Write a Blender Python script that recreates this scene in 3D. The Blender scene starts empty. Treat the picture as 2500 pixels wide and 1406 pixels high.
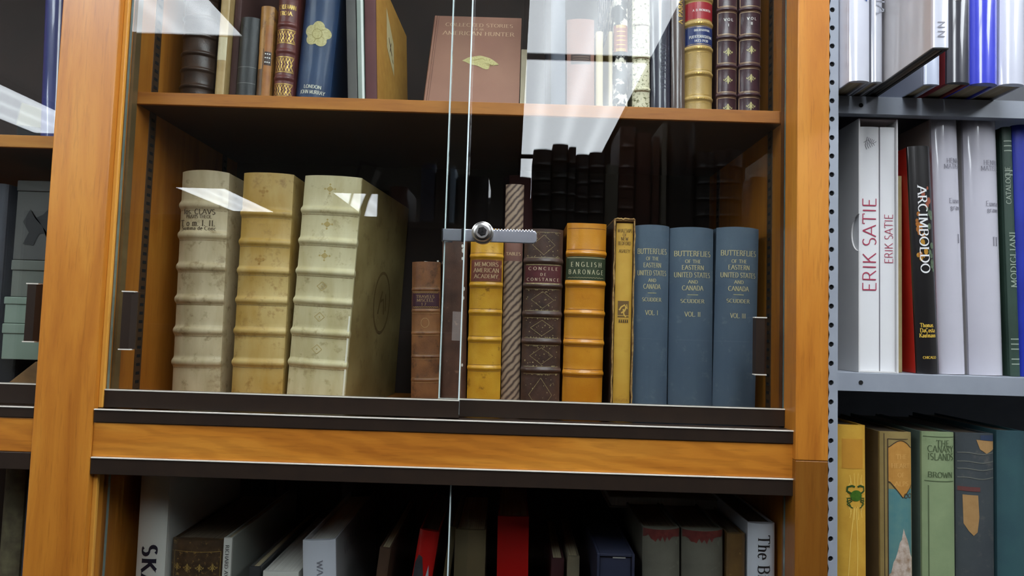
import bpy, bmesh, math, random
from mathutils import Vector, Matrix
random.seed(7)
SC = bpy.context.scene
COL = SC.collection
PI = math.pi

# ------------------------------------------------------------------ camera, world, exposure
def setup_camera():
    cd = bpy.data.cameras.new('camera')
    cd.sensor_width = 36.0
    cd.lens = 1600.0 / 2500.0 * 36.0
    cd.clip_start = 0.01
    cam = bpy.data.objects.new('camera', cd)
    COL.objects.link(cam)
    pitch, yaw, roll = math.radians(3.265), math.radians(-0.1), math.radians(1.768)
    f = Vector((math.sin(yaw) * math.cos(pitch), math.cos(yaw) * math.cos(pitch), math.sin(pitch)))
    r0 = Vector((math.cos(yaw), -math.sin(yaw), 0))
    u0 = r0.cross(f)
    r = r0 * math.cos(roll) + u0 * math.sin(roll)
    u = u0 * math.cos(roll) - r0 * math.sin(roll)
    m = Matrix((r, u, -f)).transposed().to_4x4()
    m.translation = Vector((0, -0.88, 1.45))
    cam.matrix_world = m
    SC.camera = cam
setup_camera()
w = bpy.data.worlds.new('world'); SC.world = w; w.use_nodes = True
w.node_tree.nodes['Background'].inputs[0].default_value = (.8, .85, 1, 1)
w.node_tree.nodes['Background'].inputs[1].default_value = 0.05
SC.view_settings.view_transform = 'Standard'
SC.view_settings.look = 'None'
SC.view_settings.exposure = 0.8
SC.view_settings.gamma = 1.0
SC.view_settings.use_curve_mapping = False
SC.cycles.max_bounces = 10
SC.cycles.transparent_max_bounces = 24
SC.cycles.use_denoising = True
LAMP = 7.2          # radiance of the ceiling diffusers
LAMP_COL = (.89, .945, 1.0)
CEIL = 2.70

# ------------------------------------------------------------------ measured sizes (metres)
# x of base centre, y of spine face, z of base, width, height, lean
DIM = {
    'brown_band': (-0.5019, 0.105, 1.7725, 0.0516, 0.27, -0.002),
    'tan_strip': (-0.4577, 0.1, 1.7725, 0.0135, 0.3, 0.0147),
    'maroon_dim': (-0.444, 0.115, 1.7725, 0.0101, 0.285, 0.0131),
    'charcoal': (-0.4196, 0.1, 1.7725, 0.0291, 0.1368, 0.016),
    'tan_worn': (-0.3916, 0.1, 1.7725, 0.0207, 0.155, 0.0063),
    'troja': (-0.3611, 0.097, 1.7725, 0.0296, 0.26, 0.0074),
    'navy': (-0.3193, 0.1, 1.7725, 0.0536, 0.235, 0.0531),
    'grey_tall': (-0.2525, 0.1, 1.7725, 0.0144, 0.31, -0.0652),
    'pale_slim': (-0.239, 0.1, 1.7725, 0.0102, 0.29, -0.0613),
    'maroon_yellow': (-0.2244, 0.1, 1.7725, 0.0172, 0.225, -0.0553),
    'ghost_grey': (0.0605, 0.1, 1.7725, 0.0219, 0.3, -0.0268),
    'pink': (0.0948, 0.1, 1.7725, 0.0419, 0.1492, -0.0249),
    'cream_a': (0.1234, 0.1, 1.7725, 0.0107, 0.1308, -0.0232),
    'cream_b': (0.1403, 0.1, 1.7725, 0.0057, 0.1313, -0.0222),
    'marbled': (0.1561, 0.1, 1.7725, 0.0213, 0.28, -0.0214),
    'speckled': (0.1873, 0.1, 1.7725, 0.0263, 0.3, -0.0196),
    'navy_jacket': (0.2172, 0.1, 1.7725, 0.0301, 0.29, -0.0179),
    'brown_jacket': (0.2436, 0.1, 1.7725, 0.0207, 0.3, -0.0163),
    'tan_labels': (0.2757, 0.097, 1.7725, 0.0421, 0.3, -0.0089),
    'vol_one': (0.3173, 0.097, 1.7725, 0.0312, 0.3, -0.0047),
    'vol_two': (0.352, 0.097, 1.7725, 0.0339, 0.3, 0.0001),
    'folio_text': (-0.4825, 0.125, 1.312, 0.0733, 0.3613, -0.0107),
    'folio_yellow': (-0.3888, 0.125, 1.312, 0.078, 0.3624, 0.0041),
    'folio_diamond': (-0.2988, 0.12, 1.312, 0.0921, 0.358, 0.0375),
    'small_brown': (-0.1258, 0.1, 1.312, 0.0425, 0.2287, -0.0309),
    'worn_brown': (-0.0843, 0.11, 1.312, 0.0377, 0.2735, -0.0259),
    'memoirs': (-0.0391, 0.095, 1.312, 0.0495, 0.2815, -0.0086),
    'stripes': (0.0007, 0.105, 1.312, 0.0279, 0.3519, -0.0075),
    'concil': (0.0449, 0.095, 1.312, 0.0581, 0.2836, -0.0031),
    'baronage': (0.1076, 0.095, 1.312, 0.0594, 0.2948, 0.0042),
    'whaleships': (0.1645, 0.095, 1.312, 0.0315, 0.3014, 0.0),
    'butterfly_i': (0.2073, 0.095, 1.312, 0.0528, 0.2935, -0.0019),
    'butterfly_ii': (0.2688, 0.095, 1.312, 0.0659, 0.2917, -0.0054),
    'butterfly_iii': (0.3336, 0.095, 1.312, 0.0639, 0.2938, 0.012),
    'maroon_behind': (0.0202, 0.31, 1.312, 0.0421, 0.4135, -0.0301),
    'ska': (-0.5105, 0.085, 0.88, 0.0414, 0.372, -0.0032),
    'gilt_brown': (-0.4495, 0.09, 0.88, 0.0836, 0.2441, 0.0),
    'avedon': (-0.4024, 0.09, 0.88, 0.0119, 0.2491, -0.0001),
    'dark_frame': (-0.3616, 0.09, 0.88, 0.0154, 0.2091, 0.0),
    'gloss_white': (-0.324, 0.09, 0.88, 0.0515, 0.2033, 0.0),
    'walker': (-0.2555, 0.085, 0.88, 0.0476, 0.2502, -0.0576),
    'tan_back': (-0.0515, 0.1, 0.88, 0.0452, 0.268, 0.0),
    'red_box': (0.0146, 0.11, 0.88, 0.0463, 0.2865, -0.0131),
    'dark_red_low': (0.0785, 0.11, 0.88, 0.0188, 0.2273, 0.0),
    'tan_slip': (0.1012, 0.105, 0.88, 0.0178, 0.2331, 0.0),
    'navy_box': (0.1551, 0.055, 0.88, 0.0528, 0.2555, 0.0),
    'grey_cap_a': (0.2233, 0.055, 0.88, 0.0523, 0.2912, -0.0134),
    'grey_cap_b': (0.282, 0.055, 0.88, 0.0583, 0.2908, -0.0143),
    'brown_low': (0.3241, 0.055, 0.88, 0.0258, 0.2877, -0.0011),
    'the_bir': (0.3596, 0.05, 0.88, 0.0378, 0.3043, -0.005),
    'indigo': (-0.7138, 0.1, 1.7018, 0.0288, 0.3, -0.0349),
    's_ry': (0.449, -0.035, 1.785, 0.0265, 0.31, -0.0005),
    's_dia': (0.4722, -0.033, 1.785, 0.0141, 0.3, 0.0014),
    's_nn': (0.4877, -0.137, 1.785, 0.0175, 0.33, 0.0065),
    's_under': (0.546, -0.03, 1.785, 0.0206, 0.25, 0.0058),
    's_dark': (0.5776, -0.04, 1.785, 0.0303, 0.3, 0.0108),
    's_blue': (0.6126, -0.04, 1.785, 0.0362, 0.29, 0.0131),
    's_white': (0.6488, -0.04, 1.785, 0.0332, 0.31, 0.0179),
    'satie_one': (0.4985, 0.035, 1.4, 0.0288, 0.3505, -0.0),
    'satie_two': (0.5245, 0.035, 1.4, 0.0212, 0.3519, 0.0011),
    'slim_tan': (0.5554, 0.06, 1.4, 0.006, 0.2834, 0.0),
    'arcimboldo': (0.5858, 0.04, 1.4, 0.031, 0.3224, -0.0388),
    'matisse_i': (0.6227, 0.04, 1.4, 0.037, 0.3657, -0.026),
    'matisse_ii': (0.6727, 0.04, 1.4, 0.0473, 0.3674, -0.018),
    'modigliani': (0.71, 0.045, 1.4, 0.0139, 0.3557, -0.0236),
    'royal_blue': (0.7323, 0.045, 1.4, 0.0273, 0.3594, -0.0201),
    'crab': (0.4798, 0.04, 1.03, 0.0407, 0.2951, -0.0067),
    'mountain': (0.5423, 0.04, 1.03, 0.0438, 0.2874, -0.0045),
    'canary': (0.6, 0.04, 1.03, 0.0449, 0.2893, -0.0008),
    'patched': (0.6507, 0.04, 1.03, 0.0531, 0.2892, 0.0039),
    'teal': (0.7006, 0.04, 1.03, 0.0395, 0.2941, 0.0043),
}
MARK = {
    'folio_text': [0.3085, 0.262, 0.2126, 0.1624, 0.1141, 0.066],
    'folio_yellow': [0.2991, 0.2539, 0.2096, 0.1637, 0.1161, 0.0681],
    'folio_diamond': [0.3041, 0.256, 0.2088, 0.1633, 0.1157, 0.0686],
    'folio_diamond_lozenge': [0.337, 0.2824, 0.2337, 0.1866, 0.1398, 0.0907],
    'folio_text_lettering': [0.2981, 0.2904, 0.2802, 0.2732],
    'small_brown': [0.1868, 0.1546, 0.1214, 0.0863, 0.0516],
    'small_brown_label': [0.1586, 0.1831],
    'memoirs': [0.2396, 0.1967, 0.1558, 0.1151, 0.0729],
    'memoirs_label': [0.2003, 0.2359],
    'concil': [0.2348, 0.1981, 0.1554, 0.1147, 0.0725],
    'concil_label': [0.2024, 0.2281],
    'baronage': [0.2485, 0.2031, 0.1588, 0.1149, 0.0698],
    'baronage_label': [0.208, 0.2442],
    'butterfly_i': [0.2546, 0.2436, 0.2338, 0.2221, 0.2111, 0.2019, 0.1921, 0.1824, 0.1629],
    'butterfly_ii': [0.2528, 0.2411, 0.2319, 0.2209, 0.2105, 0.2013, 0.1912, 0.1818, 0.1623],
    'butterfly_iii': [0.2555, 0.2432, 0.234, 0.2224, 0.212, 0.2022, 0.1932, 0.1838, 0.1619],
    'tan_labels': [0.1477, 0.1086, 0.0691, 0.0303],
    'tan_labels_label': [0.1502, 0.1805, 0.1118, 0.1419],
    'vol_one': [0.1702, 0.1265, 0.0818, 0.0367],
    'vol_one_marks': [0.1537, 0.1451, 0.1029, 0.0595, 0.0161],
    'vol_two': [0.1719, 0.1283, 0.0836, 0.0384],
    'vol_two_marks': [0.1565, 0.1488, 0.1072, 0.0632, 0.0201],
    'troja': [0.1261, 0.0845, 0.0425],
    'troja_marks': [0.153, 0.1427, 0.0966, 0.1152, 0.0514, 0.073, 0.0139, 0.031],
    'speckled': [0.145, 0.0937, 0.042],
    'marbled_label': [0.1004, 0.1421],
    'brown_band': [0.1377, 0.1087, 0.081, 0.0553, 0.029],
    'navy_marks': [0.1122, 0.0298, 0.0215],
    'whaleships': [0.2847, 0.2782, 0.2724, 0.2656, 0.26, 0.2539, 0.1792, 0.1457],
    'satie_one': [0.1119, 0.2449],
    'satie_two': [0.1524, 0.2224],
    'arcimboldo': [0.283, 0.1163, 0.0674, 0.0602, 0.0531, 0.0223],
    'matisse_i': [0.3024, 0.2942, 0.2448, 0.2354, 0.191],
    'matisse_ii': [0.3011, 0.2928, 0.2423, 0.2335, 0.1886],
    'modigliani': [0.2415, 0.3006, 0.0996, 0.2291],
    'crab': [0.1984, 0.2767, 0.228],
    'mountain': [0.2786, 0.198, 0.1564],
    'canary': [0.2747, 0.2668, 0.2562, 0.2315],
    'ska': [0.2371],
    'walker': [0.2223],
    'the_bir': [0.2848],
    'avedon': [0.2409],
    's_ry': [0.091],
    's_dia': [0.093],
    's_nn': [0.0291, 0.0135],
    's_dark': [0.0995],
    'brown_jacket': [0.1392, 0.1843],
    'stripes': [0.2425, 0.2549],
}

# ------------------------------------------------------------------ materials
def lin(r, g=None, b=None):
    if g is None: r, g, b = r
    def f(c):
        c /= 255.0
        return c / 12.92 if c <= .04045 else ((c + .055) / 1.055) ** 2.4
    return (f(r), f(g), f(b), 1)
_mats = {}
_seed = [0]
def new_mat(name):
    m = bpy.data.materials.new(name); m.use_nodes = True
    nt = m.node_tree
    return m, nt, nt.nodes['Principled BSDF']
def coords(nt, scale=(1, 1, 1), rot=(0, 0, 0)):
    _seed[0] += 1
    tc = nt.nodes.new('ShaderNodeTexCoord'); mp = nt.nodes.new('ShaderNodeMapping')
    mp.inputs['Scale'].default_value = scale
    mp.inputs['Rotation'].default_value = rot
    mp.inputs['Location'].default_value = (_seed[0] * 1.37 % 9, _seed[0] * 2.11 % 7, _seed[0] * .73 % 5)
    nt.links.new(tc.outputs['Object'], mp.inputs['Vector'])
    return mp.outputs['Vector']
def noise(nt, vec, scale, detail=4, rough=.55, dist=0):
    n = nt.nodes.new('ShaderNodeTexNoise')
    n.inputs['Scale'].default_value = scale; n.inputs['Detail'].default_value = detail
    n.inputs['Roughness'].default_value = rough; n.inputs['Distortion'].default_value = dist
    nt.links.new(vec, n.inputs['Vector']); return n.outputs['Fac']
def ramp(nt, fac, stops):
    r = nt.nodes.new('ShaderNodeValToRGB')
    while len(r.color_ramp.elements) < len(stops): r.color_ramp.elements.new(.5)
    for e, (p, c) in zip(r.color_ramp.elements, stops):
        e.position = p; e.color = c
    nt.links.new(fac, r.inputs[0]); return r.outputs['Color']
def mixc(nt, fac, a, b, mode='MIX'):
    n = nt.nodes.new('ShaderNodeMix'); n.data_type = 'RGBA'; n.blend_type = mode
    for v, i in ((fac, 0), (a, 6), (b, 7)):
        if hasattr(v, 'is_linked') or hasattr(v, 'links'): nt.links.new(v, n.inputs[i])
        else: n.inputs[i].default_value = v
    return n.outputs[2]
def bump(nt, bs, fac, strength, dist=.001):
    b = nt.nodes.new('ShaderNodeBump'); b.inputs['Strength'].default_value = strength
    b.inputs['Distance'].default_value = dist
    nt.links.new(fac, b.inputs['Height']); nt.links.new(b.outputs[0], bs.inputs['Normal'])
def surf(name, c1, c2=None, scale=30, rough=.5, bmp=.2, bscale=400, stretch=(1, 1, 1), coat=0, wear=None, wscale=90, wth=(.62, .72), metallic=0, detail=5, spec=.5):
    """mottled surface: two tones in soft patches, fine grain bump, optional worn flecks"""
    if name in _mats: return _mats[name]
    m, nt, bs = new_mat(name)
    c2 = c2 or c1
    v = coords(nt, stretch)
    col = ramp(nt, noise(nt, v, scale, detail), [(.32, lin(c1)), (.68, lin(c2))])
    if wear:
        v2 = coords(nt)
        f = ramp(nt, noise(nt, v2, wscale, 6, .7), [(wth[0], (0, 0, 0, 1)), (wth[1], (1, 1, 1, 1))])
        col = mixc(nt, f, col, lin(wear))
    nt.links.new(col, bs.inputs['Base Color'])
    bs.inputs['Roughness'].default_value = rough
    bs.inputs['Metallic'].default_value = metallic
    bs.inputs['Specular IOR Level'].default_value = spec
    bs.inputs['Coat Weight'].default_value = coat
    bs.inputs['Coat Roughness'].default_value = .06
    if bmp: bump(nt, bs, noise(nt, v, bscale, 3), bmp, .0006)
    _mats[name] = m
    return m
def wood(name, axis, dark=1.0, figure=.0, rough=.38, coat=.25):
    m, nt, bs = new_mat(name)
    s = [22, 22, 22]; s[axis] = 2.2
    v = coords(nt, tuple(s))
    a = ramp(nt, noise(nt, v, 1.3, 6, .6, .8), [(.25, lin(168, 98, 28)), (.5, lin(194, 123, 40)), (.78, lin(212, 146, 56))])
    s2 = [300, 300, 300]; s2[axis] = 22
    pores = ramp(nt, noise(nt, coords(nt, tuple(s2)), 1.0, 3, .6), [(.30, (.62, .55, .48, 1)), (.46, (1, 1, 1, 1))])
    col = mixc(nt, .45, a, pores, 'MULTIPLY')
    if figure:
        wv = nt.nodes.new('ShaderNodeTexWave'); wv.wave_type = 'BANDS'; wv.bands_direction = 'DIAGONAL'
        wv.inputs['Scale'].default_value = 5; wv.inputs['Distortion'].default_value = 9
        wv.inputs['Detail'].default_value = 3; wv.inputs['Detail Scale'].default_value = 1.2
        nt.links.new(coords(nt, (1.2, 1, 6)), wv.inputs['Vector'])
        fig = ramp(nt, wv.outputs['Fac'], [(.2, (.80, .76, .70, 1)), (.8, (1.05, 1.05, 1.0, 1))])
        col = mixc(nt, figure, col, fig, 'MULTIPLY')
    if dark != 1: col = mixc(nt, 1.0, col, (dark, dark * .97, dark * .93, 1), 'MULTIPLY')
    nt.links.new(col, bs.inputs['Base Color'])
    bs.inputs['Roughness'].default_value = rough
    bs.inputs['Coat Weight'].default_value = coat; bs.inputs['Coat Roughness'].default_value = .25
    bump(nt, bs, noise(nt, coords(nt, tuple(s2)), 1.0, 3), .12, .0004)
    return m
W_X = wood('honey_wood_along', 0, 1.0, .6); W_Z = wood('honey_wood_upright', 2); W_Y = wood('honey_wood_deep', 1)
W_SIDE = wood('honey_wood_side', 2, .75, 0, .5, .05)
W_SHELF = wood('honey_wood_shelf', 0, .82, 0, .6, 0)
W_DARK = surf('shaded_shelf_wood', (70, 44, 28), (56, 34, 22), 14, .6, .05, stretch=(.15, 1, 1))  # shelf wood darkened: the shade on its underside is put into the colour
W_BACK = surf('dark_back_panel', (48, 34, 28), (38, 28, 24), 12, .75, 0)
BRONZE = surf('dark_bronze_metal', (52, 42, 36), (58, 46, 38), 40, .33, .05, metallic=.35)
BRIGHT = surf('aluminium_and_glint', (226, 220, 208), None, 40, .3, 0, metallic=.15)  # pale metal; along tracks and door rails it paints the highlight lines
CHROME = surf('chrome', (225, 225, 228), None, 40, .12, 0, metallic=1)
SATIN = surf('satin_nickel', (205, 203, 200), (190, 188, 186), 80, .3, .05, metallic=1)
STEEL = surf('grey_enamelled_steel', (150, 156, 166), (142, 148, 158), 25, .42, .05, 200)
BLACKHOLE = surf('black_void', (6, 6, 6), None, 10, .9, 0)
PAGES_C = {}
def pages(name, c1, c2):
    if name in _mats: return _mats[name]
    m, nt, bs = new_mat(name)
    v = coords(nt, (900, 3, 3))
    nt.links.new(ramp(nt, noise(nt, v, 1, 3), [(.3, lin(c2)), (.7, lin(c1))]), bs.inputs['Base Color'])
    bs.inputs['Roughness'].default_value = .85
    _mats[name] = m; return m
PG = pages('aged_page_edges', (196, 182, 150), (140, 124, 94))
PGW = pages('white_page_edges', (225, 222, 214), (190, 186, 178))
PGD = pages('dusty_page_edges', (120, 104, 84), (70, 58, 46))
GOLD = surf('gold_leaf', (226, 190, 104), (190, 150, 70), 300, .34, .1, metallic=.45)
GOLDP = surf('pale_gold_print', (205, 196, 140), (176, 164, 106), 400, .5, .1)
SILVER = surf('white_foil', (230, 228, 220), None, 300, .5, 0)
def ink(name, c, rough=.6): return surf(name, c, None, 50, rough, 0)
INK = ink('black_ink', (34, 30, 32)); INKB = ink('blue_ink', (52, 84, 148)); INKG = ink('grey_ink', (128, 126, 136))
def leather(name, c1, c2, **k):
    a = dict(scale=38, rough=.42, bmp=.35, bscale=650); a.update(k)
    return surf(name, c1, c2, **a)
def cloth(name, c1, c2=None, **k):
    a = dict(scale=22, rough=.72, bmp=.3, bscale=1500); a.update(k)
    return surf(name, c1, c2, **a)
def jacket(name, c1, c2=None, **k):
    a = dict(scale=9, rough=.35, bmp=.25, bscale=26, coat=.8); a.update(k)
    return surf(name, c1, c2, **a)
def glass():
    m = bpy.data.materials.new('clear_glass'); m.use_nodes = True; nt = m.node_tree
    nt.nodes.clear()
    out = nt.nodes.new('ShaderNodeOutputMaterial'); mx = nt.nodes.new('ShaderNodeMixShader')
    tr = nt.nodes.new('ShaderNodeBsdfTransparent'); tr.inputs[0].default_value = (.965, .98, .975, 1)
    gl = nt.nodes.new('ShaderNodeBsdfGlossy'); gl.inputs['Roughness'].default_value = 0; gl.inputs[0].default_value = (1, 1, 1, 1)
    lw = nt.nodes.new('ShaderNodeLayerWeight'); lw.inputs[0].default_value = .5
    p = nt.nodes.new('ShaderNodeMath'); p.operation = 'POWER'; p.inputs[1].default_value = 5
    q = nt.nodes.new('ShaderNodeMath'); q.operation = 'MULTIPLY_ADD'; q.inputs[1].default_value = .974; q.inputs[2].default_value = .026
    nt.links.new(lw.outputs['Facing'], p.inputs[0]); nt.links.new(p.outputs[0], q.inputs[0])
    nt.links.new(q.outputs[0], mx.inputs[0]); nt.links.new(tr.outputs[0], mx.inputs[1]); nt.links.new(gl.outputs[0], mx.inputs[2])
    nt.links.new(mx.outputs[0], out.inputs[0])
    return m
GLASS = glass()
GLASS_EDGE = surf('polished_glass_edge', (96, 116, 110), (110, 128, 122), 60, .2, 0, coat=.6)

# ------------------------------------------------------------------ mesh helpers
class MB:
    """collects pieces of one part and links them as one mesh object"""
    def __init__(s): s.v = []; s.f = []; s.sm = []; s.mi = []
    def add(s, vs, fs, smooth=False, mi=0):
        n = len(s.v); s.v += [tuple(p) for p in vs]
        for f in fs: s.f.append([i + n for i in f]); s.sm.append(smooth); s.mi.append(mi)
    def box(s, x0, x1, y0, y1, z0, z1, bev=0, mi=0, xf=None):
        if bev:
            bm = bmesh.new()
            bmesh.ops.create_cube(bm, size=1)
            for v in bm.verts: v.co = ((x0 + x1) / 2 + v.co.x * (x1 - x0), (y0 + y1) / 2 + v.co.y * (y1 - y0), (z0 + z1) / 2 + v.co.z * (z1 - z0))
            bmesh.ops.bevel(bm, geom=bm.edges[:], offset=bev, segments=2, affect='EDGES', profile=.5)
            vs = [v.co.copy() for v in bm.verts]
            bm.verts.index_update()
            fs = [[v.index for v in f.verts] for f in bm.faces]
            bm.free()
        else:
            vs = [Vector(p) for p in ((x0, y0, z0), (x1, y0, z0), (x1, y1, z0), (x0, y1, z0), (x0, y0, z1), (x1, y0, z1), (x1, y1, z1), (x0, y1, z1))]
            fs = [(0, 3, 2, 1), (4, 5, 6, 7), (0, 1, 5, 4), (1, 2, 6, 5), (2, 3, 7, 6), (3, 0, 4, 7)]
        if xf: vs = [xf @ Vector(p) for p in vs]
        s.add(vs, fs, False, mi)
    def tube(s, pts, r, n=8, cap=True):
        pts = [Vector(p) for p in pts]; rings = []
        for i, p in enumerate(pts):
            d = (pts[min(i + 1, len(pts) - 1)] - pts[max(i - 1, 0)]).normalized()
            a = d.orthogonal().normalized(); b = d.cross(a)
            rr = r[i] if isinstance(r, (list, tuple)) else r
            rings.append([p + (a * math.cos(2 * PI * k / n) + b * math.sin(2 * PI * k / n)) * rr for k in range(n)])
        vs = [q for ring in rings for q in ring]; fs = []
        for i in range(len(pts) - 1):
            for k in range(n): fs.append((i * n + k, i * n + (k + 1) % n, (i + 1) * n + (k + 1) % n, (i + 1) * n + k))
        s.add(vs, fs, True)
        if cap: s.add(rings[0], [tuple(range(n - 1, -1, -1))]); s.add(rings[-1], [tuple(range(n))])
    def lathe_y(s, prof, n=40):
        """profile (radius, y) spun about the y axis"""
        vs = []; fs = []
        for r, y in prof: vs += [(r * math.cos(2 * PI * k / n), y, r * math.sin(2 * PI * k / n)) for k in range(n)]
        for i in range(len(prof) - 1):
            for k in range(n): fs.append((i * n + k, i * n + (k + 1) % n, (i + 1) * n + (k + 1) % n, (i + 1) * n + k))
        s.add(vs, fs, False)
    def prism(s, outline, lo, hi, axis=1, xf=None):
        """closed outline (a, b) pushed along an axis"""
        def P(a, b, c):
            p = {0: (c, a, b), 1: (a, c, b), 2: (a, b, c)}[axis]
            return xf @ Vector(p) if xf else p
        n = len(outline)
        vs = [P(a, b, lo) for a, b in outline] + [P(a, b, hi) for a, b in outline]
        s.add(vs, [tuple(range(n - 1, -1, -1)), tuple(range(n, 2 * n))] + [(i, (i + 1) % n, (i + 1) % n + n, i + n) for i in range(n)])
    def build(s, name, mats, parent=None, loc=None):
        me = bpy.data.meshes.new(name)
        me.from_pydata(s.v, [], s.f)
        for m in (mats if isinstance(mats, (list, tuple)) else [mats]): me.materials.append(m)
        me.polygons.foreach_set('use_smooth', s.sm); me.polygons.foreach_set('material_index', s.mi)
        bm = bmesh.new(); bm.from_mesh(me)
        bmesh.ops.recalc_face_normals(bm, faces=bm.faces[:]); bm.to_mesh(me); bm.free()
        me.update()
        o = bpy.data.objects.new(name, me); COL.objects.link(o)
        if parent: o.parent = parent
        if loc: o.location = loc
        return o
def thing(name, label, cat, loc=(0, 0, 0), rot=(0, 0, 0), group=None):
    o = bpy.data.objects.new(name, None); COL.objects.link(o)
    o.empty_display_size = .02
    o.location = loc; o.rotation_euler = rot
    o['label'] = label; o['category'] = cat
    if group: o['group'] = group
    return o
def tag(o, label, cat, group=None):
    o['label'] = label; o['category'] = cat
    if group: o['group'] = group
    return o
def structure(name, mb, m):
    o = mb.build(name, m); o['kind'] = 'structure'; return o

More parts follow.
